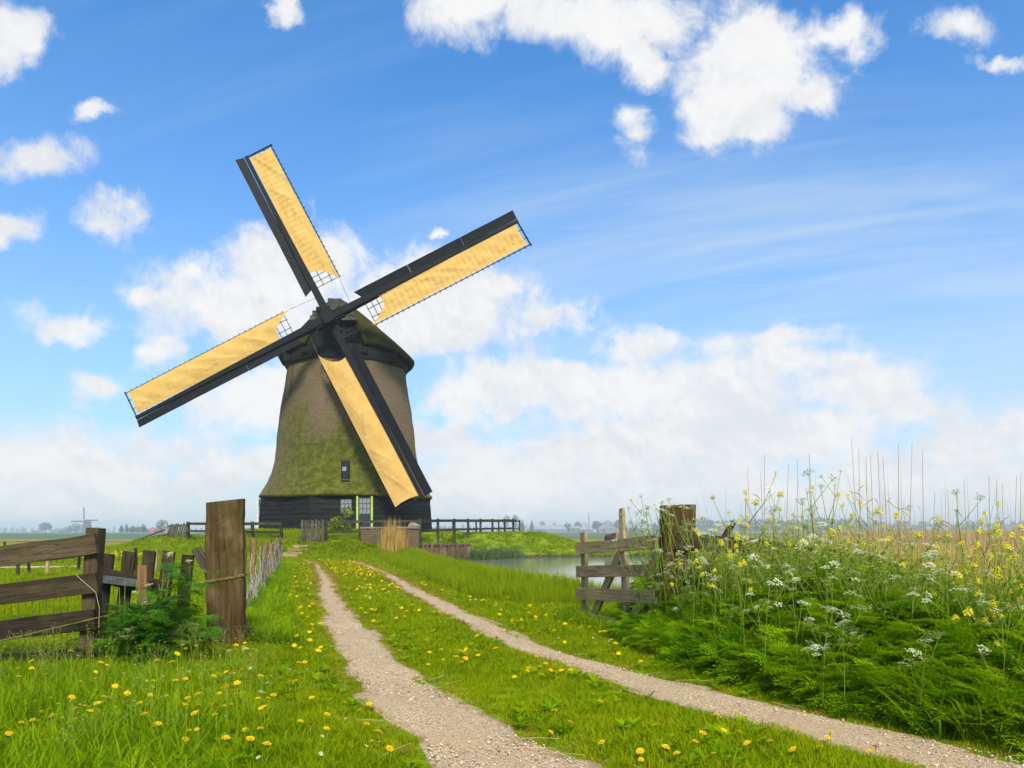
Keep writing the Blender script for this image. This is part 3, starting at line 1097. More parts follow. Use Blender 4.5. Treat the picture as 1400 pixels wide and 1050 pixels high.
    # --- cap: boat-shaped thatch, front cut off flat
    st = [  # y, half width, eave z, ridge z
        (-3.05, 1.62, 10.1, 12.32), (-2.75, 1.95, 10.2, 12.45), (-2.3, 2.75, 10.12, 12.62), (-1.7, 3.35, 9.95, 12.8), (-0.9, 3.72, 9.82, 12.86), (0.0, 3.85, 9.74, 12.8),
        (1.0, 3.72, 9.74, 12.5), (2.0, 3.3, 9.74, 12.0), (3.0, 2.5, 9.76, 11.4), (3.7, 1.5, 9.78, 10.8), (4.05, 0.5, 9.8, 10.3)]
    ys = np.array([s[0] for s in st])
    yq = np.linspace(ys[0], ys[-1], 34)
    K = 33
    V, F = [], []
    for y in yq:
        w, e, rz = (np.interp(y, ys, [s[i] for s in st]) for i in (1, 2, 3))
        fx = np.clip((y + 3.05) / 1.6, 0, 1)
        for k in range(K):
            t = -1 + 2 * k / (K - 1)
            a = abs(t)
            dome = 1 - (0.93 * a ** 1.03 + 0.07 * a ** 4)
            flare = 0.10 * max(0, (a - 0.72) / 0.28) ** 2 * 0
            hump = 0.5 + 0.5 * math.cos(math.pi * min(1, a * 1.15))
            prof = (1 - fx) * (0.15 * hump + 0.85 * (1 - a ** 2.1)) + fx * dome
            V.append((w * t, y, e + (rz - e) * prof - flare))
    ny = len(yq)
    for i in range(ny - 1):
        for k in range(K - 1):
            a = i * K + k
            F.append((a, a + 1, a + K + 1, a + K))
    # thickness: an inner copy 0.22 m lower and closed edges
    off = len(V)
    V += [(x * 0.965, y + (0.06 if i // K == 0 else 0), z - 0.24) for i, (x, y, z) in enumerate(V)]
    F += [tuple(off + q for q in reversed(f)) for f in list(F)]
    rim = [k for k in range(K)] + [i * K + K - 1 for i in range(1, ny)] + [(ny - 1) * K + k for k in range(K - 2, -1, -1)] + [i * K for i in range(ny - 2, 0, -1)]
    for a, b in zip(rim, rim[1:] + rim[:1]):
        F.append((b, a, a + off, b + off))
    cap = link('cap', mk_mesh('cap', V, F, smooth=True), 'cap_thatch', root)
    # front of the cap: dark boards under a hood of grey shingles
    bw = 0.30
    for k in range(10):
        x0 = -1.5 + k * bw
        ztop = 9.9 + 2.0 * (1 - (abs(x0 + .15) / 1.62) ** 2.1)
        p0 = Vector((MX + x0 + .15, MY - 2.92, base_z + 9.30))
        bar('board', p0, p0 + Vector((0, 0, ztop - 9.30)), 0.04, bw - 0.012, 'tar', root, up=(0, -1, 0), n=1, jit=0.004)
    # beam above the windshaft and the deep lower lip
    bar('beam', (MX - 1.75, MY - 3.0, base_z + 9.62), (MX + 1.75, MY - 3.0, base_z + 9.62), 0.32, 0.34, 'tar', root, n=2)
    bar('beam', (MX - 3.1, MY - 1.9, base_z + 9.50), (MX + 3.1, MY - 1.9, base_z + 9.50), 0.5, 0.3, 'tar', root, n=2)
    rs_ = random.Random(8)
    for row in range(5):
        z = 11.32 + row * 0.235
        hw = (1.28, 1.16, 0.96, 0.70, 0.36)[row]
        nn = max(2, int(round(hw * 2 / 0.42)))
        for k in range(nn):
            x0 = -hw + 2 * hw * k / nn
            x1 = -hw + 2 * hw * (k + 1) / nn
            zj = rs_.uniform(-0.02, 0.02)
            p0 = Vector((MX + x0, MY - 3.20 + row * 0.035, base_z + z + zj))
            p1 = Vector((MX + x1 - 0.015, MY - 3.20 + row * 0.035, base_z + z + zj))
            bar('shingle', p0, p1, 0.27, 0.035, 'shingle', root, up=(0, 0.22, 1), n=1, jit=0.008)
    # --- sails
    TILT, YAW = R(7.65), R(-2.1)
    n_ = Vector((math.sin(YAW) * math.cos(TILT), -math.cos(YAW) * math.cos(TILT), math.sin(TILT)))
    r_ = Vector((math.cos(YAW), math.sin(YAW), 0))
    u_ = n_.cross(r_)
    if u_.z < 0:
        u_ = -u_
    hub = Vector((X(452.4, 38.0), 38.0, Z(438.5, 38.0)))
    # windshaft and poll end
    bar('windshaft', hub - n_ * 3.2, hub + n_ * 0.1, 0.46, 0.46, 'sailwood', root, n=2, ch=0.3)
    bar('poll_end', hub - n_ * 0.45, hub + n_ * 0.62, 0.62, 0.62, 'sailwood', root, up=tuple(r_ * math.cos(R(27)) + u_ * math.sin(R(27))), n=2, ch=0.16)
    specs = [(118.05, 10.57, 0.0, 0), (28.2, 11.02, 0.30, 1), (-151.8, 11.08, 0.30, 2), (-61.95, 10.57, 0.0, 3)]
    for ang, RR, lift, idx in specs:
        a = R(ang)
        d = r_ * math.cos(a) + u_ * math.sin(a)
        s = r_ * math.sin(a) - u_ * math.cos(a)
        O = hub + n_ * lift
        rg = random.Random(40 + idx)
        # sail local frame: X out along the whip, Y = s, Z = n
        M = Matrix((d, s, n_)).transposed().to_4x4()
        if M.to_3x3().determinant() < 0:
            M = Matrix((d, s, -n_)).transposed().to_4x4()
        zs_ = 1 if Vector(M.col[2][:3]).dot(n_) > 0 else -1
        M.translation = O - Vector((MX, MY, base_z))
        g = Geo()
        L = 12
        sec = []
        for i in range(L + 1):
            f = i / L
            r = 0.0 + RR * f
            w = 0.40 + (0.19 - 0.40) * min(1, f * 1.15)
            t = 0.34 + (0.12 - 0.34) * f
            c = 0.02
            sec += [(r, -w / 2 + c, -t / 2), (r, w / 2 - c, -t / 2), (r, w / 2, -t / 2 + c), (r, w / 2, t / 2 - c), (r, w / 2 - c, t / 2), (r, -w / 2 + c, t / 2), (r, -w / 2, t / 2 - c), (r, -w / 2, -t / 2 + c)]
        g.add(sec, [(i * 8 + k, i * 8 + (k + 1) % 8, i * 8 + 8 + (k + 1) % 8, i * 8 + 8 + k) for i in range(L) for k in range(8)] + [tuple(range(L * 8, L * 8 + 8))])
        # wedges where the stock passes the poll end
        g.box((0.55, 0.24, 0), (0.5, 0.08, 0.2))
        g.box((0.55, -0.24, 0), (0.5, 0.08, 0.2))
        sail = link('sail', g.mesh('sail'), 'sailwood', root, M)
        # leading board, on the side opposite the cloth
        r0 = 1.75
        bwid = 0.43
        nseg = 3
        for q in range(nseg):
            ra = r0 + (RR + 0.02 - r0) * q / nseg
            rb_ = r0 + (RR + 0.02 - r0) * (q + 1) / nseg - 0.015
            gb = Geo()
            prof = [(-0.16 - bwid, 0.10 * zs_), (-0.14, -0.02 * zs_), (-0.14, 0.02 * zs_), (-0.16 - bwid, 0.14 * zs_)]
            m = 4
            Vb = []
            for i in range(m + 1):
                rr_ = ra + (rb_ - ra) * i / m
                for yy, zz2 in prof:
                    notch = 0.0
                    if q == 0 and i == 0 and yy > -0.3:
                        notch = 0.28
                    Vb.append((rr_ + notch, yy + rg.uniform(-.006, .006), zz2))
            gb.add(Vb, [(i * 4 + k, i * 4 + (k + 1) % 4, i * 4 + 4 + (k + 1) % 4, i * 4 + 4 + k) for i in range(m) for k in range(4)] + [(3, 2, 1, 0), (m * 4, m * 4 + 1, m * 4 + 2, m * 4 + 3)])
            link('leading_board', gb.mesh('leading_board'), 'sailwood', sail)
        # lattice: bars through the whip and three hem laths
        gl = Geo()
        lat = 1.46
        rin = 2.0
        nb = int((RR - 0.1 - rin) / 0.305)
        for i in range(nb + 1):
            rr_ = rin + (RR - 0.06 - rin) * i / nb
            gl.tube([(rr_, -0.10, -0.05 * zs_), (rr_, lat + 0.09, -0.03 * zs_)], 0.020, 4)
        for k, yy in enumerate((0.52, 1.02, lat)):
            gl.tube([(rin - 0.06, yy, -0.01 * zs_), (RR + 0.02, yy, -0.01 * zs_)], 0.020 if k < 2 else 0.026, 4)
        gl.tube([(RR - 0.03, 0, 0), (RR - 0.03, lat + 0.09, -0.01)], 0.03, 4)
        link('lattice', gl.mesh('lattice'), 'sailwood', sail)
        # cloth
        nu, nv = 110, 15
        V, F = [], []
        far = (1.78, 1.78, 1.62, 1.38)[idx]         # how far in the outer corner is stretched
        inn = (2.85, 2.75, 2.65, 2.12)[idx]
        ph = [rg.uniform(0, 6.28) for _ in range(6)]
        puff = (0.06, 0.06, 0.12, 0.17)[idx]
        for i in range(nu + 1):
            f = i / nu
            for j in range(nv + 1):
                q = j / nv
                edge = inn + (far - inn) * q ** 2.0 + (0.10, 0.24, 0.20, 0.22)[idx] * math.sin(math.pi * q)
                rr_ = edge + (RR - 0.18 - 0.06 * math.sin(math.pi * q) - edge) * f
                yy = 0.135 + (lat - 0.05 - 0.135) * q
                pull = math.exp(-max(0, rr_ - edge) * 1.1)
                yy += (0.10 * math.sin(math.pi * q) * pull) * 0.4
                # folds running diagonally and sag between the bars
                z = 0.055 + puff * math.sin(math.pi * q) * (0.45 + 0.55 * math.sin(math.pi * min(1, f * 1.1)))
                z += (0.042 * abs(math.sin(rr_ * math.pi / 0.305 + ph[0])) ** .7 + 0.018 * abs(math.sin(yy * math.pi / 0.51))) * math.sin(math.pi * q) ** .5 * (-1.0 if idx < 2 else -0.3)
                z += 0.035 * math.sin(2.1 * rr_ + 5 * q + ph[1]) * math.sin(math.pi * q)
                z += 0.022 * math.sin(5.3 * rr_ - 7 * q + ph[2]) * math.sin(math.pi * q)
                for c_, sl, am in ((0.18, 1.6, .05), (0.36, 2.8, .075), (0.52, 2.4, .05), (0.68, -1.8, .05), (0.88, -2.4, .07), (0.94, 1.9, .05)):
                    cc = (rr_ - (2.5 + (RR - 2.5) * (c_ + 0.05 * math.sin(ph[3] + c_ * 9)))) - sl * (q - .5)
                    z += am * math.exp(-(cc / 0.10) ** 2) * math.sin(math.pi * q)
                V.append((rr_, yy, z * zs_))
        for i in range(nu):
            for j in range(nv):
                k = i * (nv + 1) + j
                F.append((k, k + 1, k + nv + 2, k + nv + 1))
        link('sail_cloth', mk_mesh('sail_cloth', V, F, smooth=True), 'cloth', sail)
        # rope from the cloth's stretched corner back to the next arm
        gr = Geo()
        c0 = Vector((far, lat - 0.05, 0.05 * zs_))
        gr.tube([c0, Vector((0.12, 1.3, 0.08 * zs_))], 0.011, 3)
        link('rope', gr.mesh('rope'), 'wire', sail)


build_mill()


# ------------------------------------------------------------------ fences and other things at the mill
def post(name, x, y, top, w, t, mat, parent, sink=0.25, lean=(0, 0), up=(0, 1, 0), **k):
    z = h1(x, y)
    return bar(name, (x, y, z - sink), (x + lean[0], y + lean[1], top), w, t, mat, parent, up=up, **k)


def rail_fence(label, pts, tops, mid_drop=0.36, w=0.14, pw=0.13, low=None, extend=0.0):
    root = empty('fence', (pts[0][0], pts[0][1], h1(*pts[0])), label, 'fence')
    for (x, y), t in zip(pts, tops):
        post('post', x, y, t + 0.05, pw, pw, 'fence_wood', root)
    for (a, ta), (b, tb) in zip(list(zip(pts, tops))[:-1], list(zip(pts, tops))[1:]):
        for dr in ((0.06, w), (mid_drop + 0.06, w * 0.8)):
            A = Vector((a[0], a[1] - 0.10, ta - dr[0]))
            B = Vector((b[0], b[1] - 0.10, tb - dr[0]))
            if extend and b == pts[-1] and dr[0] < 0.1:
                B = B + (B - A).normalized() * extend
            bar('rail', A, B, dr[1], 0.05, 'fence_wood', root, n=2)
    return root


FL = [(-17.94, 40.5), (-15.4, 38.5), (-12.6, 35.5), (-11.05, 35.0)]
rail_fence('dark two-rail fence on the mound left of the mill, behind the big gatepost', FL, [Z(714.5, y) for _, y in FL], 0.40)
FC = [(-8.75, 34.35), (-7.2, 34.75), (-4.50, 35.6)]
rail_fence('dark two-rail fence in front of the mill door, between picket gate and brick headwall', FC, [Z(712.5, 34.35), Z(711.5, 34.75), Z(711, 35.6)], 0.46)
FR = [(-4.50, 35.75), (-3.85, 38.0), (-3.15, 40.0), (-2.52, 42.0), (-1.88, 43.6), (-1.2, 45.0), (-0.46, 46.2), (0.08, 47.2)]
rail_fence('dark two-rail fence running down the dike to the right of the mill', FR, [Z(711, y) if y < 36 else Z(710.3, y) for _, y in FR], 0.50, extend=0.45)
FB = [(-5.4, 47.5), (-3.9, 48.3), (-2.4, 49.0), (-0.9, 49.4), (0.5, 49.0)]
rail_fence('thin back fence glimpsed behind the right-hand mill fence on the dike', FB, [Z(711.5, y) for _, y in FB], 0.5, 0.10, 0.10)


def picket_gate(label, A, B, tops, n, lean, bot=0.10):
    ax, ay = A
    bx, by = B
    root = empty('picket_gate', (ax, ay, h1(ax, ay)), label, 'gate', None)
    rg = random.Random(int(abs(ax) * 100))
    for k in range(n):
        f = (k + 0.5) / n
        x, y = ax + (bx - ax) * f, ay + (by - ay) * f
        z0 = h1(x, y) + bot
        zt = tops[0] + (tops[1] - tops[0]) * f + rg.uniform(-0.05, 0.04)
        lx = lean + rg.uniform(-0.03, 0.03)
        wd = 0.78 * math.hypot(bx - ax, by - ay) / n
        bar('picket', (x, y, z0), (x + lx, y, zt), 0.025, wd, 'picket_wood', root, up=(0, -1, 0), n=1, tip=0.8)
    for zf in (0.25, 0.8):
        z0 = h1(ax, ay) + bot
        bar('rail', (ax, ay + 0.05, z0 + (tops[0] - z0) * zf), (bx, by + 0.05, z0 + (tops[1] - z0) * zf), 0.09, 0.04, 'picket_wood', root, n=1)
    post('post', bx + 0.12, by, tops[1] + 0.03, 0.12, 0.12, 'picket_wood', root)
    return root


picket_gate('weathered grey picket gate standing at the top of the steps before the mill', (-9.95, 34.3), (-8.95, 34.2), (Z(711.5, 34.3), Z(711, 34.2)), 9, 0.05, 0.0)
picket_gate('leaning slatted gate at the far end of the dike, left of the big gatepost', (-19.5, 41.3), (-18.3, 41.1), (Z(716, 41.2), Z(715, 41.2)), 8, 0.22, 0.1)

# handrail beside the path on the far left slope
hr = empty('handrail', (X(181, 42.5), 42.5, h1(X(181, 42.5), 42.5)), 'thin sloping handrail going down the dike beside the slatted gate', 'handrail')
bar('rail', (X(173, 42.0), 42.0, Z(744, 42.0)), (X(226, 43), 43, Z(724, 43)), 0.07, 0.06, 'fence_wood', hr, n=1)
post('post', X(180, 42.2), 42.2, Z(743, 42.2), 0.07, 0.07, 'fence_wood', hr)
bd = bar('plank', (X(190, 41.8), 41.8, h1(X(190, 41.8), 41.8) + 0.10), (X(228, 42.2), 42.2, h1(X(228, 42.2), 42.2) + 0.12), 0.10, 0.30, 'fence_wood', None, n=2)
tag(bd, 'dark plank edging the slope under the handrail', 'plank')

# steps up the mound
stp = empty('steps', (-10.3, 33.2, h1(-10.3, 33.2)), 'short flight of wooden earth steps below the picket gate', 'steps')
for k, (px0, px1, py, Y) in enumerate([(383, 404, 757.5, 32.2), (387, 412, 754, 32.7), (393, 419, 750, 33.2), (400, 424, 746.0, 33.7)]):
    x0, x1 = X(px0, Y), X(px1, Y)
    zc = max(h1(x0, Y), h1(x1, Y))
    bar('step', (x0, Y, zc + 0.06), (x1, Y + 0.25, zc + 0.06), 0.16, 0.30, 'grey_wood', stp, n=1)

# brick headwall, sheet piling, stone
hw = empty('headwall', (-5.75, 34.6, 0.2), 'old brown brick headwall of the sluice in front of the mill', 'wall')
g = Geo()
hx0, hx1, hy0, hy1 = X(495, 34.9), X(575, 35.3), 34.6, 35.0
nxk, nzk = 16, 6
rgw = random.Random(2)
for yy, flip in ((hy0, False), (hy1, True)):
    Vw = []
    for k in range(nzk + 1):
        for i in range(nxk + 1):
            top = Z(722.5, 34.9)
            Vw.append((hx0 + (hx1 - hx0) * i / nxk, yy + rgw.uniform(-.02, .02), -0.5 + (top + 0.5 + rgw.uniform(-.02, .02)) * k / nzk))
    Fw = [(k * (nxk + 1) + i, k * (nxk + 1) + i + 1, (k + 1) * (nxk + 1) + i + 1, (k + 1) * (nxk + 1) + i) for k in range(nzk) for i in range(nxk)]
    g.add(Vw, [tuple(reversed(f)) for f in Fw] if flip else Fw)
nf = (nxk + 1) * (nzk + 1)
for i in range(nxk):
    a = nzk * (nxk + 1) + i
    g.F.append((a, a + 1, nf + a + 1, nf + a))
    g.M.append(0)
for k in range(nzk):
    for i, fl in ((0, 1), (nxk, 0)):
        a = k * (nxk + 1) + i
        q = (a, a + nxk + 1, nf + a + nxk + 1, nf + a)
        g.F.append(q if not fl else tuple(reversed(q)))
        g.M.append(0)
wallo = g.make('wall', 'headwall', hw)
bar('coping', (hx0 - 0.03, 34.8, Z(722.3, 34.8) + 0.03), (hx1 + 0.03, 34.8, Z(722.3, 34.8) + 0.03), 0.07, 0.50, 'stone', hw, n=6, jit=0.015)
sp = empty('sheet_piling', (-4.4, 35.6, -0.3), 'row of brown timber sheet piles retaining the mound above the pond', 'retaining wall')
PA, PB = Vector((X(573, 35.2), 35.2, 0)), Vector((X(642, 38.3), 38.3, 0))
npile = 12
for k in range(npile):
    f = (k + .5) / npile
    p = PA.lerp(PB, f)
    zt = Z(743.5, p.y) - 0.05 * math.sin(k * 2.1)
    bar('pile', (p.x, p.y, -0.95), (p.x, p.y, zt), 0.06, 0.30, 'pile_wood', sp, up=(0.65, -0.76, 0), n=2, jit=0.01)
for k in range(6):
    p = PA.lerp(PB, (k + .3) / 6) + Vector((0.08, -0.12, 0))
    bar('post', (p.x, p.y, -0.95), (p.x, p.y, Z(742.5, p.y) - 0.02), 0.12, 0.12, 'pile_wood', sp, n=1)
bar('beam', tuple(PA + Vector((0, 0, Z(744, 35.2) - 0.02))), tuple(PB + Vector((0, 0, Z(744, 38.3) - 0.02))), 0.10, 0.14, 'pile_wood', sp, n=3)


def rock(name, loc, s, mat, label, cat, seed=0):
    rg = random.Random(seed)
    import bmesh
    bm = bmesh.new()
    bmesh.ops.create_icosphere(bm, subdivisions=3, radius=1.0)
    for v in bm.verts:
        n = 1 + 0.16 * math.sin(3.1 * v.co.x + seed) + 0.14 * math.sin(4.3 * v.co.y + 1.7 * seed) + 0.12 * math.sin(5 * v.co.z + seed) + rg.uniform(-.03, .03)
        v.co = Vector((v.co.x * s[0] * n, v.co.y * s[1] * n, v.co.z * s[2] * n))
    me = bpy.data.meshes.new(name)
    bm.to_mesh(me)
    bm.free()
    o = link(name, me, mat)
    o.location = loc
    return tag(o, label, cat)


rock('stone', (X(566, 34.8), 34.8, Z(722.3, 34.8) + 0.13), (0.30, 0.2, 0.13), 'stone', 'pale boulder lying on the right end of the brick headwall', 'stone', 3)

# ------------------------------------------------------------------ near gate on the left
GY = 6.2
lg = empty('wooden_gate', (X(127, GY), GY, 0), 'dark four-rail wooden field gate sagging at the left edge beside the pickets', 'gate')


def P(px, py, Y):
    return (X(px, Y), Y, Z(py, Y))


for k, (ly, ry, lx, rx) in enumerate([(761, 744, -120, 133), (812.5, 795.5, -120, 134), (862, 847, -120, 131), (909, 899, -120, 118)]):
    slope = (ry - ly) / (rx - 0)
    bar('rail', P(lx, ly + slope * lx, GY - 0.02), P(rx, ry, GY - 0.02), 0.172, 0.045, 'gate_wood' if k < 2 else 'gate_dark', lg, n=6, jit=0.005)
bar('stile', P(119, 925, GY + 0.06), P(132, 722, GY + 0.06), 0.12, 0.115, 'gate_wood', lg, up=(0, -1, 0), n=4, jit=0.004)
bar('stile', P(-95, 945, GY + 0.06), P(-88, 745, GY + 0.06), 0.12, 0.115, 'gate_wood', lg, up=(0, -1, 0), n=4, jit=0.004)
g = Geo()
for k in range(22):
    px = -90 + k * 9.6
    g.tube([P(px, 790 + random.uniform(-3, 3), GY + 0.13), P(px + random.uniform(-2, 2), 925, GY + 0.13)], 0.0016, 3)
for k in range(6):
    py = 800 + k * 22
    g.tube([P(-95, py + 10, GY + 0.13), P(20, py + random.uniform(-3, 3), GY + 0.14), P(118, py - 10, GY + 0.13)], 0.0016, 3)
g.make('wire_mesh', 'wire', lg)
g = Geo()
g.tube([P(104, 786, GY - 0.05), P(116, 797, GY - 0.06), P(131, 810, GY - 0.055), P(136, 832, GY - 0.06), P(135, 858, GY - 0.05)], 0.0028, 4)
o = g.make('cord', 'stalk')
tag(o, 'short frayed cord hanging off the end of the left gate', 'cord')

# dark leaning pickets between gate and post
pk = empty('picket_fence', (X(205, 7.3), 7.3, 0), 'dark leaning picket fence between the left gate and the big gatepost', 'fence')
for (tx, ty, bx, by, w) in [(149, 757, 132, 868, 17), (176.5, 754, 160, 880, 17), (205, 753, 188, 880, 17), (231.5, 753.5, 214, 880, 16.5), (257, 758.5, 244, 880, 16)]:
    bar('picket', P(bx, by + 20, 7.35), P(tx, ty, 7.35), 0.028, w * 7.35 / 1000, 'gate_dark', pk, up=(0, -1, 0), n=3, jit=0.004, cut=0.0)
bar('rail', P(135, 786, 7.28), P(232, 806, 7.28), 0.15, 0.05, 'gate_dark', pk, n=3)
bar('rail', P(135, 858, 7.40), P(262, 872, 7.40), 0.12, 0.05, 'gate_dark', pk, n=3)
bar('hinge', P(138, 792, 7.22), P(206, 799, 7.22), 0.075, 0.03, 'iron', pk, n=4, jit=0.005)
bar('brace', P(268, 750, 7.3), P(296, 800, 7.3), 0.05, 0.09, 'picket_wood', pk, up=(0, -1, 0), n=2)
o = bar('stake', P(197, 852, 7.05), P(196, 773, 7.05), 0.06, 0.092, 'new_stake', None, up=(0, -1, 0), n=3, jit=0.003)
tag(o, 'pale brown square stake in front of the dark pickets', 'stake')

# the big left gatepost
bpt = empty('gatepost', (X(301, 7.0), 7.0, 0), 'massive brown weathered gatepost with a rope tied round it, left of the track', 'gatepost')
g = Geo()
rgp = random.Random(5)
py0, py1 = 915, 684
nseg = 26
prof = []
for i in range(nseg + 1):
    f = i / nseg
    z = Z(py0 + (py1 - py0) * f, 7.0)
    wl = -0.180 + 0.008 * math.sin(f * 7) + rgp.uniform(-.003, .003)
    wr = 0.184 + 0.006 * math.sin(f * 5 + 1) + rgp.uniform(-.003, .003)
    d = 0.042
    c = 0.012
    zt = z
    ring = [(wl + c, -d), (-0.02, -d - 0.004 + rgp.uniform(-.004, .004)), (wr - c, -d), (wr, -d + c), (wr, d - c), (wr - c, d), (0, d), (wl + c, d), (wl, d - c), (wl, -d + c)]
    for (x, y) in ring:
        zz = zt + (0.020 * (x / 0.18) if i == nseg else 0)
        prof.append((zz, x, y))
K = 10
cx0, cy0 = X(301.5, 7.0), 7.12
Vp = [(z, x, y) for z, x, y in prof]          # local X up so the grain follows the post
Fp = [(i * K + k, i * K + (k + 1) % K, i * K + K + (k + 1) % K, i * K + K + k) for i in range(nseg) for k in range(K)] + [tuple(range(nseg * K, nseg * K + K))]
me = mk_mesh('post', Vp, Fp)
M = Matrix(((0, 1, 0), (0, 0, 1), (1, 0, 0))).to_4x4()
M.translation = Vector((cx0, cy0, 0)) - Vector(bpt.location)
link('post', me, 'post_wood', bpt, M)
g = Geo()
pts = [(-0.19, 0.0, 0.665), (-0.185, -0.05, 0.67), (-0.05, -0.052, 0.69), (0.10, -0.052, 0.715), (0.192, -0.045, 0.738), (0.196, 0.045, 0.74), (0.05, 0.052, 0.72), (-0.185, 0.05, 0.69), (-0.19, 0.0, 0.665)]
g.tube([(cx0 + a, cy0 + b, c) for a, b, c in pts], 0.0075, 6)
g.tube([(cx0 + a, cy0 + b, c - 0.013) for a, b, c in pts], 0.006, 6)
ro = g.make('rope', 'rope', None)
tag(ro, 'mossy rope looped round the big left gatepost', 'rope')
g = Geo()
g.tube([P(-20, 880, 6.08), P(15, 873, 6.08), P(60, 862, 6.09), P(128, 846, 6.10), P(185, 832, 6.5), P(235, 818, 6.75), P(277, 803, 6.98)], 0.0055, 6)
ro = g.make('rope', 'rope', None)
tag(ro, 'long mossy rope slung from the left gate across the pickets', 'rope')
o = bar('stick', P(318, 845, 7.3), P(341, 862, 7.1), 0.05, 0.05, 'gate_dark', None, n=1)
tag(o, 'short dark timber offcut poking out behind the big left gatepost', 'stick')

# stakes with old wire netting along the left verge
sf = empty('stake_fence', (X(336, 10.5), 10.5, 0), 'row of mossy stakes hung with tangled wire netting along the left verge', 'fence')
STK = [(331, 9.4, 727, 9), (346.5, 11.8, 736, 8), (359.5, 14.5, 740, 7), (370, 17.5, 742, 6), (375.5, 20.5, 739, 5.5), (379.5, 24, 737, 5), (382.5, 28, 736.5, 4.5)]
for k, (px, Y, py, wpx) in enumerate(STK):
    w = wpx * Y / 1000
    post('stake', X(px, Y), Y, Z(py, Y), w, w, 'stake_wood', sf, lean=(random.uniform(-.05, .05), 0), n=3, ch=0.3, jit=0.008)
g = Geo()
rgn = random.Random(9)
for (a, b) in zip(STK[:-1], STK[1:]):
    ya, yb = a[1], b[1]
    for k in range(46):
        f0 = rgn.random()
        f1 = min(1, max(0, f0 + rgn.uniform(-.35, .35)))
        z0, z1 = rgn.uniform(0.05, 0.98), rgn.uniform(0.02, 0.9)
        if rgn.random() < .6:
            z1 = z0 - rgn.uniform(0.1, 0.4)

        def q(f, z):
            Y = ya + (yb - ya) * f
            px = a[0] + (b[0] - a[0]) * (ya * f / Y * (yb / ya) if Y else f)
            xw = X(a[0], ya) + (X(b[0], yb) - X(a[0], ya)) * f
            return (xw + 0.06 + rgn.uniform(-.05, .05), Y + rgn.uniform(-.05, .05), max(0, z))
        m0, m1 = q(f0, z0), q(f1, z1)
        mid = tuple((p + r) / 2 + rgn.uniform(-.04, .04) for p, r in zip(m0, m1))
        g.tube([m0, mid, m1], 0.0040, 3)
g.make('wire_netting', 'galv', sf)

# ------------------------------------------------------------------ right gate, post and the fence behind the plants
RA, RB = (X(797, 9.66), 9.66), (X(905, 7.62), 7.62)


def RP(f, z, out=0.0):
    x, y = RA[0] + (RB[0] - RA[0]) * f, RA[1] + (RB[1] - RA[1]) * f
    n = Vector((-(RB[1] - RA[1]), RB[0] - RA[0])).normalized()
    if n.y > 0:
        n = -n
    return (x + n.x * out, y + n.y * out, z)


def zf(py, f):
    return Z(py, RA[1] + (RB[1] - RA[1]) * f)


rgate = empty('wooden_gate', (RA[0], RA[1], 0), 'grey-brown four-rail wooden gate standing open beside the pond on the right', 'gate')
rn = (-(RP(0, 0, 1)[0] - RA[0]), -(RP(0, 0, 1)[1] - RA[1]), 0)
for (y0, y1, w0, w1, sd) in [(750.5, 741, .152, .14, 1), (781.5, 780.0, .150, .13, 2), (811.5, 817, .150, .145, 3), (842, 866, .13, .12, 4)]:
    bar('rail', RP(-0.03, zf(y0, 0), 0.06), RP(1.0, zf(y1, 1), 0.06), w0, 0.035, 'grey_wood', rgate, n=6, jit=0.006, w1=w1)
for f0, f1, yt, yb, wd in [(0.035, 0.02, 728, 856, .14), (0.62, 0.55, 695, 880, .115), (0.93, 0.93, 735, 885, .12)]:
    bar('stile', RP(f0, zf(yb, f0), 0.0), RP(f1, zf(yt, f1), 0.0), 0.05, wd, 'grey_wood', rgate, up=rn, n=5, jit=0.004, tip=0.7 if yt < 700 else None)
bar('brace', RP(0.13, zf(848, 0.13), -0.0), RP(0.54, zf(755, 0.54), 0.0), 0.04, 0.125, 'grey_wood', rgate, up=rn, n=4)
bar('brace', RP(0.63, zf(850, 0.63), 0.0), RP(0.96, zf(800, 0.96), 0.0), 0.04, 0.10, 'grey_wood', rgate, up=rn, n=3)

for (y0, y1) in [(750.5, 741), (781.5, 780.0), (811.5, 817)]:
    for f in (0.03, 0.045, 0.57, 0.60, 0.92, 0.94):
        yy = y0 + (y1 - y0) * f + (2.5 if f in (0.03, 0.57, 0.92) else -2.5)
        A, B = Vector(RP(f, zf(yy, f), 0.070)), Vector(RP(f, zf(yy, f), 0.0805))
        bar('nail', A, B, 0.013, 0.013, 'iron', rgate, n=1, jit=0, ch=.3)
rpost = empty('gatepost', (X(928, 7.55), 7.55, 0), 'broad split-topped brown gatepost rising behind cow parsley on the right', 'gatepost')
for cxp, wpx, tp in ((917.5, 23, 691), (939.5, 21, 690)):
    bar('post', (X(cxp, 7.6), 7.66, -0.3), (X(cxp, 7.6), 7.66, Z(tp, 7.6)), 0.26, wpx * 7.6 / 1000, 'post_wood', rpost, up=(0, -1, 0), n=6, jit=0.006)
rf = empty('rail_fence', (X(1000, 7.4), 7.4, 0), 'dark post-and-rail fence half hidden by flowers right of the gatepost', 'fence')
bar('rail', P(925, 739, 7.50), P(1060, 750, 7.2), 0.165, 0.05, 'gate_dark', rf, n=4)
bar('rail', P(1055, 752, 7.22), P(1205, 770, 6.9), 0.15, 0.05, 'gate_dark', rf, n=4)
bar('rail', P(925, 783, 7.50), P(1060, 796, 7.2), 0.12, 0.05, 'gate_dark', rf, n=4)
bar('rail', P(1055, 797, 7.22), P(1205, 822, 6.9), 0.12, 0.05, 'gate_dark', rf, n=4)
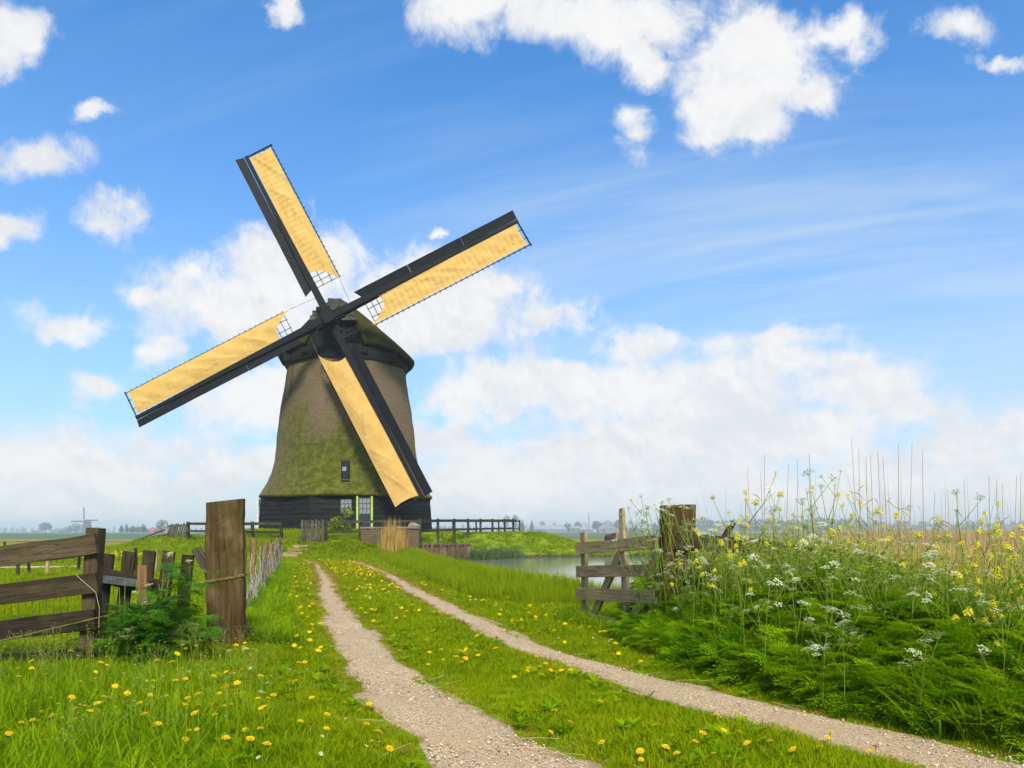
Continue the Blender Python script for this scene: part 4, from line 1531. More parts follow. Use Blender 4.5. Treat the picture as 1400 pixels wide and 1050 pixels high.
for px in (1062, 1200):
    bar('post', (X(px, 7.2), 7.26, -0.2), (X(px, 7.2), 7.26, Z(748 if px < 1100 else 763, 7.2)), 0.12, 0.12, 'gate_dark', rf, n=3)
o = bar('stick', P(962, 785, 7.1), P(1002, 714, 7.3), 0.05, 0.05, 'gate_dark', None, n=3, jit=0.006)
tag(o, 'dark stick leaning up against the fence right of the split-topped post', 'stick')

# dark weathered stump with short stakes on the far bank beyond the right gate
rock('stump', (X(835, 45.5), 45.5, 0.45), (0.33, 0.3, 0.62), 'gate_dark', 'dark weathered stump on the far bank, seen over the right gate', 'stump', 5)
for k, px in enumerate((842.5, 846.5)):
    o = bar('stake', (X(px, 45.3), 45.3, -0.4), (X(px + .6, 45.3), 45.3, Z(726 + k, 45.3)), 0.10, 0.10, 'grey_wood', None, n=1)
    tag(o, ('short grey stake right against the dark stump', 'outermost thin grey stake right of the dark stump')[k], 'stake')

# stakes of the wire fence in the left meadow
for k, (px, pyt, pyb) in enumerate([(8, 741, 776), (25, 748, 790), (40, 742, 787), (64, 745, 788), (107, 741, 784), (213, 751, 786), (187, 749, 790)]):
    Y = 1150 / (pyb - 727)
    x = X(px, Y)
    o = bar('stake', (x, Y, h1(x, Y) - 0.2), (x + random.uniform(-.05, .05), Y, Z(pyt, Y)), 0.07, 0.07, 'grey_wood' if k in (3, 5) else 'gate_dark', None, n=2, ch=.25)
    tag(o, ['dark stake at the far left in the meadow', 'short dark stake second from the left in the meadow', 'slanting dark stake in the meadow, left of the pale one',
            'pale grey stake in the meadow behind the left gate', 'dark thin stake seen just left of the gate stile', 'thin pale stake seen between the dark pickets',
            'dark stake seen between the second and third dark pickets'][k], 'stake', 'stakes in the left meadow')

# ------------------------------------------------------------------ far scenery
def leaf_cloud(n, blobs, size, seed):
    """crown mesh: leaf-clump quads spread through several lobes"""
    rg = np.random.default_rng(seed)
    w = np.array([b[3] * b[4] * b[5] for b in blobs])
    idx = rg.choice(len(blobs), n, p=w / w.sum())
    d = rg.normal(0, 1, (n, 3))
    d /= np.linalg.norm(d, axis=1, keepdims=True)
    r = rg.uniform(0.35, 1.0, (n, 1)) ** 0.5 * (1 + rg.normal(0, .06, (n, 1)))
    B = np.array(blobs)[idx]
    c = B[:, :3] + d * r * B[:, 3:6]
    a = rg.normal(0, 1, (n, 3))
    a /= np.linalg.norm(a, axis=1, keepdims=True)
    b = np.cross(a, rg.normal(0, 1, (n, 3)))
    b /= np.linalg.norm(b, axis=1, keepdims=True)
    s = size * rg.uniform(.6, 1.3, (n, 1))
    V = np.stack([c - a * s, c + b * s * .6, c + a * s, c - b * s * .6], 1).reshape(-1, 3)
    F = np.arange(4 * n).reshape(n, 4)
    return V, F


def make_crowns():
    out = []
    out.append(np_mesh('round_crown', *leaf_cloud(420, [(0, 0, .62, .42, .42, .36), (-.22, .1, .5, .26, .3, .25), (.25, -.1, .48, .27, .3, .26), (.05, 0, .78, .25, .25, .2)], .075, 1)))
    out.append(np_mesh('bushy_crown', *leaf_cloud(420, [(-.3, 0, .42, .3, .3, .36), (.3, 0, .45, .32, .3, .34), (0, 0, .62, .3, .3, .34), (.1, .1, .35, .5, .4, .3)], .075, 2)))
    out.append(np_mesh('pointed_crown', *leaf_cloud(380, [(0, 0, .32, .34, .34, .28), (0, 0, .55, .26, .26, .25), (0, 0, .78, .16, .16, .22)], .065, 3)))
    out.append(np_mesh('airy_crown', *leaf_cloud(230, [(-.2, 0, .6, .3, .3, .3), (.25, 0, .66, .28, .3, .3), (0, 0, .8, .3, .3, .2), (0, 0, .45, .3, .3, .2)], .06, 4)))
    for m in out:
        m.materials.append(MAT['tree_leaf'])
    V, F = tube_geo([(0, 0, -.03), (0.01, 0, .2), (0, 0.01, .42), (0.02, 0, .7)], [.045, .032, .024, .008], 6)
    V2, F2 = tube_geo([(0, 0, .28), (.15, .03, .48), (.26, .05, .62)], [.02, .012, .005], 5)
    V3, F3 = tube_geo([(0, 0, .32), (-.13, -.05, .5), (-.24, -.03, .6)], [.02, .012, .005], 5)
    o1, o2 = len(V), len(V) + len(V2)
    tr = mk_mesh('trunk', V + V2 + V3, F + [tuple(i + o1 for i in f) for f in F2] + [tuple(i + o2 for i in f) for f in F3])
    tr.materials.append(MAT['trunk'])
    return out, tr


CROWNS, TRUNK = make_crowns()


def far_tree(px, py_top, Y, wpx, kind, label, group=None, rot=0.0):
    Y *= 1.6
    x = X(px, Y)
    H = Z(py_top, Y)
    wd = wpx * Y / 1000
    root = empty('tree', (x, Y, 0), label, 'tree', group)
    for nm, me in (('crown', CROWNS[kind]), ('trunk', TRUNK)):
        o = link(nm, me, None, root)
        o.scale = (wd / 1.15, wd / 1.15, H)
        o.rotation_euler = (0, 0, rot)
    return root


far_tree(62, 714, 640, 21, 0, 'pale round tree alone in the haze at far left')
far_tree(94, 719, 700, 16, 1, 'faint bushy tree just left of the distant mill')
far_tree(104, 714, 700, 20, 1, 'faint taller tree close behind the distant mill, on its left')
far_tree(134, 719, 720, 14, 1, 'faint low tree right of the distant mill')
far_tree(48, 725, 640, 8, 1, 'tiny shrub on the horizon beside the pale round tree')
for k, (px, py, w) in enumerate([(166, 717.5, 11), (173, 716.2, 11), (181, 717, 10), (188, 717.5, 11), (196, 715.8, 13)]):
    far_tree(px, py, 420, w, 2 if k in (0, 1) else 1, ('pointed dark tree at the left end of the farm clump', 'pointed dark tree second from the left in the farm clump', 'low dark tree in the middle of the farm clump',
             'dark tree just left of the tallest in the farm clump', 'tallest dark tree of the farm clump, next to the red roof')[k], 'dark trees round the red-roofed farm', k * 1.3)
far_tree(221, 710, 330, 20, 3, 'greenish loose tree between the red roof and the slatted gate', None, 1)
far_tree(232, 716, 340, 12, 1, 'low tree behind the slatted gate')
RT = [(692, 704, 480, 13, 3), (704, 703, 480, 15, 3), (713, 710, 500, 14, 1), (727, 711, 520, 11, 2), (742, 712, 640, 12, 3), (758, 714, 660, 16, 1), (776, 713, 640, 15, 1), (790, 713, 650, 14, 0), (800, 714, 680, 12, 1),
      (816, 712, 640, 20, 0), (831, 710, 620, 20, 1), (846, 710.5, 640, 18, 0), (862, 711, 640, 18, 1), (880, 712, 660, 20, 0), (899, 712, 640, 20, 1)]
RTL = ['bare-topped airy tree above the right end of the mill fence', 'taller airy tree beside it above the fence end', 'bushy tree just right of the fence end', 'pointed tree left of the long pale barn', 'thin tree above the left of the long pale barn',
       'rounded tree above the middle of the long pale barn', 'bushy tree at the right gable of the long pale barn', 'round tree over the small pale shed', 'low bushy tree right of the small pale shed',
       'round tree left of the dark barn', 'tallest bushy tree behind the dark barn', 'round tree behind the dark barn roof', 'bushy tree right of the dark barn beside the gate stile',
       'round tree seen through the cow parsley left of the split-topped post', 'bushy tree just left of the split-topped post']
for k, (a, lab) in enumerate(zip(RT, RTL)):
    far_tree(*a, lab, 'trees along the right horizon', k * .9)


def barn(px0, px1, pyr, pye, Y, wall, roof, label, cat='barn', hip=0.12):
    Y *= 1.6
    x0, x1 = X(px0, Y), X(px1, Y)
    zr, ze = Z(pyr, Y), Z(pye, Y)
    D = 11.0
    root = empty('barn' if cat == 'barn' else 'house', ((x0 + x1) / 2, Y + D, 0), label, cat)
    g = Geo()
    g.box(((x0 + x1) / 2, Y + D, (ze - 0.4) / 2), (x1 - x0 - 0.6, 2 * D - 0.6, ze + 0.4))
    g.make('wall', wall, root)
    g = Geo()
    hx = (x1 - x0) * hip
    V = [(x0, Y, ze), (x1, Y, ze), (x1, Y + 2 * D, ze), (x0, Y + 2 * D, ze), (x0 + hx, Y + D, zr), (x1 - hx, Y + D, zr)]
    g.add(V, [(0, 1, 5, 4), (1, 2, 5), (2, 3, 4, 5), (3, 0, 4), (3, 2, 1, 0)])
    g.make('roof', roof, root)
    g = Geo()
    w = (x1 - x0)
    g.box((x0 + w * .3, Y + .28, ze * .42), (w * .09, .1, ze * .84))
    g.make('door', 'black_in', root)
    return root


barn(721, 776, 717.8, 723.5, 600, 'barn_wall', 'roof_grey', 'long low barn with pale grey roof on the right horizon')
barn(779, 795, 719, 722, 600, 'barn_wall', 'roof_grey', 'small shed with pale roof right of the long barn')
barn(792, 812, 718, 724, 590, 'barn_wall', 'roof_grey', 'low grey shed between the small shed and the dark barn', hip=.3)
barn(818, 844, 716, 723, 580, 'barn_wall', 'barn_wall', 'dark hipped barn behind the left end of the right gate', hip=.3)
barn(850, 892, 716, 722, 600, 'barn_wall', 'roof_grey', 'pale roofed barn behind the gate stile and cow parsley')
barn(199, 211, 721, 725.5, 425, 'brick_far', 'roof_red', 'small farmhouse with red tiled roof beside dark trees', 'house', .15)
barn(69.5, 80, 722.5, 725.5, 640, 'barn_wall', 'barn_wall', 'small grey shed right of the pale round tree', 'barn', .2)
for k, (p0, p1) in enumerate([(1268, 1300), (1340, 1372)]):
    barn(p0, p1, 720, 725, 700, 'barn_wall', 'roof_grey', ('pale greenhouse-like barn glimpsed through the tall stalks', 'second pale barn at far right behind the reeds')[k])


def far_windmill():
    Y = 900
    x = X(119, Y)
    root = empty('windmill', (x, Y, 0), 'small distant windmill with bare upright sails in the haze', 'windmill')
    g = Geo()
    n = 12
    rings = [(0, 4.6), (3, 4.1), (6, 3.4), (9, 2.9)]
    g.add([(r * math.cos(2 * math.pi * k / n), r * math.sin(2 * math.pi * k / n), z) for z, r in rings for k in range(n)], [(i * n + k, i * n + (k + 1) % n, (i + 1) * n + (k + 1) % n, (i + 1) * n + k) for i in range(3) for k in range(n)])
    g.make('body', 'far_mill', root, (0, 0, 0))
    g = Geo()
    rings = [(8.9, 3.5), (9.7, 3.2), (10.8, 2.2), (11.5, .8), (11.8, .05)]
    g.add([(r * math.cos(2 * math.pi * k / n), r * math.sin(2 * math.pi * k / n), z) for z, r in rings for k in range(n)], [(i * n + k, i * n + (k + 1) % n, (i + 1) * n + (k + 1) % n, (i + 1) * n + k) for i in range(4) for k in range(n)])
    g.make('cap', 'far_mill', root, (0, 0, 0))
    for a in (1, 91, 181, 271):
        c, s = math.cos(R(a)), math.sin(R(a))
        g = Geo()
        Rm = Matrix.Rotation(-R(a), 3, 'Y')
        g.box((c * 5.9, -4.0, 10.3 + s * 5.9), (11.8, .3, .5), 0, Rm)
        q = Vector((c * 6.6 - s * .55, -4.0, 10.3 + s * 6.6 + c * .55))
        g.box(q, (9.8, .1, 0.7), 0, Rm)
        g.make('sail', 'far_mill', root, (0, 0, 0))
    g = Geo()
    g.tube([(0, 1, 9.9), (0, -4.1, 10.3)], .4, 6)
    g.make('windshaft', 'far_mill', root, (0, 0, 0))
    k = 900 / 640
    root.scale = (k, k, k)


far_windmill()


def lattice_mast():
    Y = 900
    x = X(805, Y)
    g = Geo()
    H = Z(701, Y)
    for sx, sy in ((-1, -1), (1, -1), (1, 1), (-1, 1)):
        g.tube([(x + sx * 1.2, Y + sy * 1.2, 0), (x + sx * .2, Y + sy * .2, H)], .12, 4)
    for k in range(9):
        z = H * k / 9
        w = 1.2 - 1.0 * k / 9
        g.tube([(x - w, Y - w, z), (x + w * .9, Y - w * .9, z + H / 9)], .08, 3)
        g.tube([(x + w, Y - w, z), (x - w * .9, Y - w * .9, z + H / 9)], .08, 3)
    tag(g.make('mast', 'iron'), 'thin lattice mast fading above the barns on the right horizon', 'mast')


lattice_mast()


def far_wood(name, px0, px1, Y0, Y1, hmin, hmax, n, label, seed):
    rg = np.random.default_rng(seed)
    Vs, Fs = [], []
    o = 0
    for k in range(n):
        Y = rg.uniform(Y0, Y1)
        x = X(px0 + (px1 - px0) * (k + rg.uniform(-.4, .4)) / n, Y)
        H = rg.uniform(hmin, hmax)
        W = H * rg.uniform(.5, .8)
        V, F = leaf_cloud(110, [(0, 0, .5, .5, .5, .5), (.2, 0, .7, .3, .3, .28), (-.2, 0, .3, .5, .5, .3)], .13, 100 + seed + k)
        Vs.append(V * [W, W, H] + [x, Y, 0])
        Fs.append(F + o)
        o += len(V)
    me = np_mesh(name, np.concatenate(Vs), np.concatenate(Fs))
    ob = link(name, me, 'tree_leaf')
    return tag(ob, label, kind='stuff')


far_wood('far_wood', 945, 1185, 1150, 1300, 19, 26, 46, 'far blue line of woods on the right horizon behind the reeds', 10)
far_wood('far_wood', 1170, 1560, 1200, 1400, 15, 21, 60, 'far lower line of woods at the right end of the horizon', 200)
far_wood('far_wood', 560, 960, 1500, 1700, 11, 17, 60, 'faint far tree line along the horizon behind the barns', 400)
far_wood('far_wood', -120, 330, 1500, 1750, 8, 12, 60, 'faint far tree line along the left horizon', 600)


# ------------------------------------------------------------------ vegetation: meshes
def blade(g, x, y, ang, H, w, bend, lean, mi=0, seg=3, base=0.0):
    """one grass blade, tapering ribbon bending over"""
    dx, dy = math.cos(ang), math.sin(ang)
    nx, ny = -dy, dx
    V = []
    for i in range(seg + 1):
        f = i / seg
        d = lean * f * H + bend * f * f * H
        z = base + H * f * (1 - 0.35 * bend * f)
        ww = w * (1 - f ** 1.6) * .5 if i < seg else 0
        cx, cy_ = x + dx * d, y + dy * d
        if i < seg:
            V += [(cx - nx * ww, cy_ - ny * ww, z), (cx + nx * ww, cy_ + ny * ww, z)]
        else:
            V += [(cx, cy_, z)]
    F = [(2 * i, 2 * i + 1, 2 * i + 3, 2 * i + 2) for i in range(seg - 1)] + [(2 * seg - 2, 2 * seg - 1, 2 * seg)]
    g.add(V, F, mi)


def tuft(name, n, rad, w, hmin, bendr, leanr, seed, mat, seg=3):
    """unit-height tuft, scaled per instance"""
    rg = random.Random(seed)
    g = Geo()
    for _ in range(n):
        a = rg.uniform(0, 6.283)
        r = rad * math.sqrt(rg.random())
        b = rg.uniform(0, 6.283)
        blade(g, r * math.cos(a), r * math.sin(a), b, rg.uniform(hmin, 1.0), w * rg.uniform(.7, 1.3), rg.uniform(*bendr), rg.uniform(*leanr), seg=seg)
    me = g.mesh(name, True)
    me.materials.append(MAT[mat])
    return bpy.data.objects.new(name, me)


def scatter(name, label, protos, P3, rot, scl, idx):
    """ONE stuff object: points carrying rotation, scale and variant, turned into growth by geometry nodes"""
    me = bpy.data.meshes.new(name)
    n = len(P3)
    me.vertices.add(n)
    me.vertices.foreach_set('co', np.asarray(P3, np.float32).ravel())
    for nm, typ, key, dat in (('rot', 'FLOAT_VECTOR', 'vector', rot), ('scl', 'FLOAT_VECTOR', 'vector', scl), ('idx', 'INT', 'value', idx)):
        a = me.attributes.new(nm, typ, 'POINT')
        a.data.foreach_set(key, np.asarray(dat, np.int32 if typ == 'INT' else np.float32).ravel())
    o = bpy.data.objects.new(name, me)
    COL.objects.link(o)
    t = bpy.data.node_groups.new(name, 'GeometryNodeTree')
    t.interface.new_socket('Geometry', in_out='INPUT', socket_type='NodeSocketGeometry')
    t.interface.new_socket('Geometry', in_out='OUTPUT', socket_type='NodeSocketGeometry')
    gi = t.nodes.new('NodeGroupInput')
    go = t.nodes.new('NodeGroupOutput')
    inst = t.nodes.new('GeometryNodeInstanceOnPoints')
    inst.inputs['Pick Instance'].default_value = True
    join = t.nodes.new('GeometryNodeJoinGeometry')
    for p in reversed(protos):
        oi = t.nodes.new('GeometryNodeObjectInfo')
        oi.inputs['Object'].default_value = p
        oi.inputs['As Instance'].default_value = True
        t.links.new(oi.outputs['Geometry'], join.inputs[0])

    def attr(nm, typ):
        a = t.nodes.new('GeometryNodeInputNamedAttribute')
        a.data_type = typ
        a.inputs['Name'].default_value = nm
        return a.outputs['Attribute']
    t.links.new(gi.outputs[0], inst.inputs['Points'])
    t.links.new(join.outputs[0], inst.inputs['Instance'])
    t.links.new(attr('idx', 'INT'), inst.inputs['Instance Index'])
    e2r = t.nodes.new('FunctionNodeEulerToRotation')
    t.links.new(attr('rot', 'FLOAT_VECTOR'), e2r.inputs[0])
    t.links.new(e2r.outputs[0], inst.inputs['Rotation'])
    t.links.new(attr('scl', 'FLOAT_VECTOR'), inst.inputs['Scale'])
    t.links.new(inst.outputs[0], go.inputs[0])
    md = o.modifiers.new('growth', 'NODES')
    md.node_group = t
    return tag(o, label, kind='stuff')


def vnoise(x, y, sc, seed):
    """cheap smooth noise in 0..1"""
    rg = np.random.default_rng(seed)
    ph = rg.uniform(0, 6.28, (5, 2))
    dirs = rg.uniform(0, 6.28, 5)
    fr = sc * np.array([1, 1.7, 2.3, 3.1, 4.4])
    am = np.array([1, .8, .6, .45, .35])
    v = sum(am[i] * np.sin((x * math.cos(dirs[i]) + y * math.sin(dirs[i])) * fr[i] + ph[i, 0]) for i in range(5))
    return 0.5 + v / (2 * am.sum())


def rand_rot(n, tilt=0.12):
    return np.stack([RNG.normal(0, tilt, n), RNG.normal(0, tilt, n), RNG.uniform(0, 6.283, n)], -1)


def field(n, x0, x1, y0, y1):
    return RNG.uniform(x0, x1, n), RNG.uniform(y0, y1, n)


def in_view(x, y, m=1.0):
    return np.abs(x) < 0.72 * y + m


BUND = np.array([(1.12, 9.2), (1.22, 8.0), (1.56, 6.2), (1.98, 4.95), (2.75, 3.95), (3.7, 3.2), (5.2, 2.4)])   # foot of the green bank on the right


def bank_in(x, y):
    """metres inside the overgrown bank on the right (negative on the track side)"""
    order = np.argsort(BUND[:, 1])
    bx = np.interp(y, BUND[order, 1], BUND[order, 0])
    return (x - bx) * 0.75


# --- lawn ---------------------------------------------------------------
lawn = [tuft('grass_tuft', 46, 1.25, 0.085, .35, (.1, .9), (0, .45), 20 + k, 'grass') for k in range(4)]
lawn_far = [tuft('grass_tuft', 30, 1.3, 0.15, .4, (.1, .8), (0, .4), 30 + k, 'grass', 2) for k in range(3)]
long_t = [tuft('long_grass_tuft', 26, 0.30, 0.032, .45, (.15, .9), (.02, .35), 50 + k, 'longgrass', 4) for k in range(5)]


def build_lawn():
    xs, ys, sc, ix = [], [], [], []

    def layer(n, x0, x1, y0, y1, s0, s1, nv, off):
        x, y = field(n, x0, x1, y0, y1)
        rd = rut_dist(x, y) + 0.05 * (vnoise(x, y, 9, 3) - .5) * 2
        k = in_view(x, y, 1.5) & (rd > -0.05 + .06 * RNG.random(len(x))) & (pond_sd(x, y) > 0.25) & (np.hypot(x - MX, y - MY) > 5.1)
        k2 = ~((x < -12.4) & (y > np.interp(x, [-45, -28, -18, -14.5, -12.6], [19.4, 20.8, 21.7, 22.1, 23])) & (y < np.interp(x, [-45, -28, -18, -14.5, -12.6], [21.4, 22.6, 23.2, 23.5, 24])))[k]
        x, y, rd = x[k][k2], y[k][k2], rd[k][k2]
        s = RNG.uniform(s0, s1, len(x)) * (0.7 + 0.6 * vnoise(x, y, 1.7, 8))
        s *= 0.35 + 0.65 * np.clip((rd + .05) / 0.25, 0, 1)
        xs.append(x)
        ys.append(y)
        sc.append(s)
        ix.append(RNG.integers(0, nv, len(x)) + off)
    layer(26000, -7, 6, 2.6, 8.5, 0.05, 0.075, 4, 0)
    layer(32000, -13, 8, 8.5, 18, 0.065, 0.10, 4, 0)
    layer(42000, -30, 12, 18, 36, 0.09, 0.14, 3, 4)
    layer(26000, -34, 10, 32, 56, 0.12, 0.19, 3, 4)
    x, y, s = np.concatenate(xs), np.concatenate(ys), np.concatenate(sc)
    P3 = np.stack([x, y, h(x, y) - 0.005], -1)
    scatter('grass', 'short bright green grass covering the verges, the middle strip and the mound', lawn + lawn_far, P3, rand_rot(len(x), .1), np.stack([s, s, s * RNG.uniform(.8, 1.25, len(s))], -1), np.concatenate(ix))


build_lawn()


def build_worn():
    worn = [tuft('worn_tuft', 26, 1.3, 0.10, .3, (.2, 1.2), (.1, .8), 160 + k, 'worn', 2) for k in range(3)]
    x, y = field(90000, -9, 5, 2.8, 29)
    rd = rut_dist(x, y) + .05 * (vnoise(x, y, 7, 13) - .5) * 2
    dry = in_view(x, y, .5) & (rd > .1) & (bank_in(x, y) < 0) & (pond_sd(x, y) > .8) & (vnoise(x, y, 1.1, 15) > .55) & (RNG.random(len(x)) < .10)
    k = dry | (rd > -.10) & (rd < .12) & in_view(x, y, .5) & (RNG.random(len(x)) < np.clip(1.0 - np.abs(rd - .02) / .13, .05, .9))
    x, y = x[k], y[k]
    s = RNG.uniform(.015, .04, len(x)) * np.clip(y / 9, 1, 2.2)
    scatter('worn_grass', 'short yellowed worn grass fringing both wheel ruts', worn, np.stack([x, y, h(x, y)], -1), rand_rot(len(x), .1), np.stack([s * 1.4, s * 1.4, s], -1), RNG.integers(0, 3, len(x)))


build_worn()


def build_long_grass():
    xs, ys, sc = [], [], []
    # left foreground
    x, y = field(9000, -6.5, -0.3, 2.6, 7.6)
    rd = rut_dist(x, y)
    k = in_view(x, y, 1) & (rd > 0.35) & (RNG.random(len(x)) < np.clip((rd - .3) / 0.9, 0, 1) * (0.35 + .65 * vnoise(x, y, 1.6, 21)))
    xs.append(x[k]); ys.append(y[k]); sc.append(RNG.uniform(.12, .26, k.sum()) * (0.6 + .5 * np.clip((rd[k] - .3) / 1.2, 0, 1)) * np.interp(y[k], [2.6, 4.5, 6.0, 7.6], [1.0, 1.0, .55, .45]))
    # foot of the left fence line, up the verge
    f = RNG.random(2600)
    y = 7.2 + 20 * f ** 1.5
    x = np.interp(y, [7, 9.4, 11.8, 14.5, 17.5, 24, 28], [-2.55, X(331, 9.4), X(346, 11.8), X(359, 14.5), X(370, 17.5), X(379, 24), X(382, 28)]) + RNG.normal(0, .22, 2600)
    k = rut_dist(x, y) > .2
    xs.append(x[k]); ys.append(y[k]); sc.append(RNG.uniform(.14, .30, k.sum()))
    # foot of the right bank and the near right corner
    y = RNG.uniform(2.6, 9.3, 1800)
    order = np.argsort(BUND[:, 1])
    x = np.interp(y, BUND[order, 1], BUND[order, 0]) + RNG.normal(-0.02, .10, 1800)
    k = rut_dist(x, y) > .06
    xs.append(x[k]); ys.append(y[k]); sc.append(RNG.uniform(.06, .14, k.sum()))
    x, y = field(2600, 2.1, 5.0, 3.0, 4.9)
    b = bank_in(x, y)
    k = (b > -.12) & (b < 1.2) & (x > .565 * y) & (rut_dist(x, y) > .08)
    xs.append(x[k]); ys.append(y[k]); sc.append(RNG.uniform(.22, .46, k.sum()))
    # around the right gate
    x, y = field(1500, .4, 3.2, 7.6, 10.5)
    k = (np.abs(seg_dist(x, y, RA, RB)) < .3) | (bank_in(x, y) > .1)
    xs.append(x[k]); ys.append(y[k]); sc.append(RNG.uniform(.12, .3, k.sum()))
    x, y, s = np.concatenate(xs), np.concatenate(ys), np.concatenate(sc)
    P3 = np.stack([x, y, h(x, y) - .01], -1)
    scatter('long_grass', 'long soft grass in the left foreground, along the fences and under the right bank', long_t, P3, rand_rot(len(x), .14), np.stack([s * RNG.uniform(.8, 1.5, len(s)), s * RNG.uniform(.8, 1.5, len(s)), s], -1), RNG.integers(0, 5, len(x)))


build_long_grass()

# --- sedge along the pond -------------------------------------------------
sedge_t = [tuft('sedge_tuft', 20, 0.22, 0.030, .55, (.0, .35), (0, .2), 70 + k, 'sedge', 3) for k in range(4)]
dark_t = [tuft('reed_tuft', 18, 0.3, 0.035, .5, (.0, .5), (0, .25), 80 + k, 'darkreed', 3) for k in range(3)]
tan_t = [tuft('dry_reed_tuft', 26, 0.26, 0.013, .45, (.0, .22), (0, .16), 90 + k, 'tan', 3) for k in range(4)]


def build_sedge():
    x, y = field(60000, -6, 6, 11, 37)
    s = pond_sd(x, y)
    near = (y < 36.3 + 0 * x)
    wdt = 1.7 + 1.2 * vnoise(x, y, .7, 31)
    k = near & (s > -.15) & (s < wdt) & ((x < 4.2) | (y < 14)) & (rut_dist(x, y) > .5)
    # only the bank on the track's side
    k &= (y < np.interp(x, [-6, -4.6, -3.3, -2.3, -.8, .2, 1, 2, 3.4, 6], [36, 35.6, 34, 30, 25, 20.5, 17.5, 15, 13.2, 12.8]))
    x, y, s = x[k], y[k], s[k]
    hgt = RNG.uniform(.30, .56, len(x)) * (0.62 + 0.5 * np.exp(-((s - .45) / .9) ** 2)) * (.75 + .5 * vnoise(x, y, 1.3, 33))
    P3 = np.stack([x, y, h(x, y) - .02], -1)
    scatter('sedge', 'tall yellow-green sedge growing thick along the near edge of the pond', sedge_t, P3, rand_rot(len(x), .08), np.stack([hgt * 1.1, hgt * 1.1, hgt], -1), RNG.integers(0, 4, len(x)))
    # grey-green reeds at the foot of the sheet piles and the far bank
    x, y = field(16000, -5, 20, 34, 46)
    s = pond_sd(x, y)
    far = (y > np.interp(x, [-5, -2.6, 0, 20], [36.2, 37, 39, 41]))
    k = far & (s > -.5) & (s < .35) & ((x < .8) | (RNG.random(len(x)) < .35))
    x, y = x[k], y[k]
    hgt = np.where(x < .4, RNG.uniform(.5, 1.0, len(x)), RNG.uniform(.2, .45, len(x)))
    P3 = np.stack([x, y, np.maximum(h(x, y), -.5) - .02], -1)
    scatter('bank_reeds', 'grey-green reeds standing in the water under the mound and the far bank', dark_t, P3, rand_rot(len(x), .1), np.stack([hgt, hgt, hgt], -1), RNG.integers(0, 3, len(x)))


build_sedge()


def build_reed_bed():
    x, y = field(60000, 2.2, 60, 6.0, 62)
    x2, y2 = field(4000, 2.6, 9, 5.2, 11)
    x, y = np.concatenate([x, x2]), np.concatenate([y, y2])
    d = x - np.interp(y, [5.2, 6, 7, 9, 12, 16, 22, 30, 45, 62], [3.5, 3.3, 3.05, 3.05, 3.7, 5.2, 8.4, 12.5, 19.5, 27])
    k = (d > 0) & in_view(x, y, 2.5) & (RNG.random(len(x)) < np.clip(1.25 - y / 60, .35, 1)) & (RNG.random(len(x)) < np.clip(d / 1.2, .15, 1))
    x, y = x[k], y[k]
    hgt = RNG.uniform(.95, 1.32, len(x)) * (0.9 + .2 * vnoise(x, y, .5, 41)) * np.clip(.86 + y / 140, .86, 1.2)
    z = np.maximum(h(x, y), -.4)
    P3 = np.stack([x, y, z - .02], -1)
    w = hgt * np.clip(y / 14, .9, 2.4)
    scatter('reed_bed', 'wide bed of dry tan reeds filling the marsh on the right', tan_t, P3, rand_rot(len(x), .05), np.stack([w, w, hgt + np.where(z < -.1, .25, 0)], -1), RNG.integers(0, 4, len(x)))
    # clump before the headwall
    n = 60
    x, y = RNG.normal(X(538, 33.9), .24, n), RNG.normal(33.9, .12, n)
    hgt = RNG.uniform(.9, 2.3, n) * np.exp(-((x - X(538, 33.9)) / .6) ** 2)
    P3 = np.stack([x, y, h(x, y) - .03], -1)
    rot = np.stack([RNG.normal(0, .04, n), (x - X(538, 33.9)) * .5 + RNG.normal(0, .05, n), RNG.uniform(0, 6.28, n)], -1)
    o = scatter('dry_reeds', 'clump of straw-coloured dry reeds in front of the brick headwall', tan_t, P3, rot, np.stack([hgt * .8, hgt * .8, hgt], -1), RNG.integers(0, 4, n))
    # thin ones standing above the bed
    x, y = field(6000, 2.4, 30, 6.5, 36)
    d = x - np.interp(y, [6.5, 9, 12, 16, 22, 30, 45], [2.5, 2.6, 3.4, 5.0, 8.4, 12.5, 19.5])
    k = (d > 0) & in_view(x, y, 1)
    x, y = x[k], y[k]
    thin = [tuft('thin_reed_tuft', 3, .25, .0075, .75, (.0, .12), (0, .1), 140 + q, 'stalk', 3) for q in range(3)]
    hgt = RNG.uniform(1.3, 2.0, len(x)) * RNG.uniform(.85, 1.1, len(x))
    P3 = np.stack([x, y, np.maximum(h(x, y), -.3)], -1)
    scatter('thin_reeds', 'thin bare reed stems standing above the tan reed bed', thin, P3, rand_rot(len(x), .06), np.stack([hgt, hgt, hgt], -1), RNG.integers(0, 3, len(x)))


build_reed_bed()


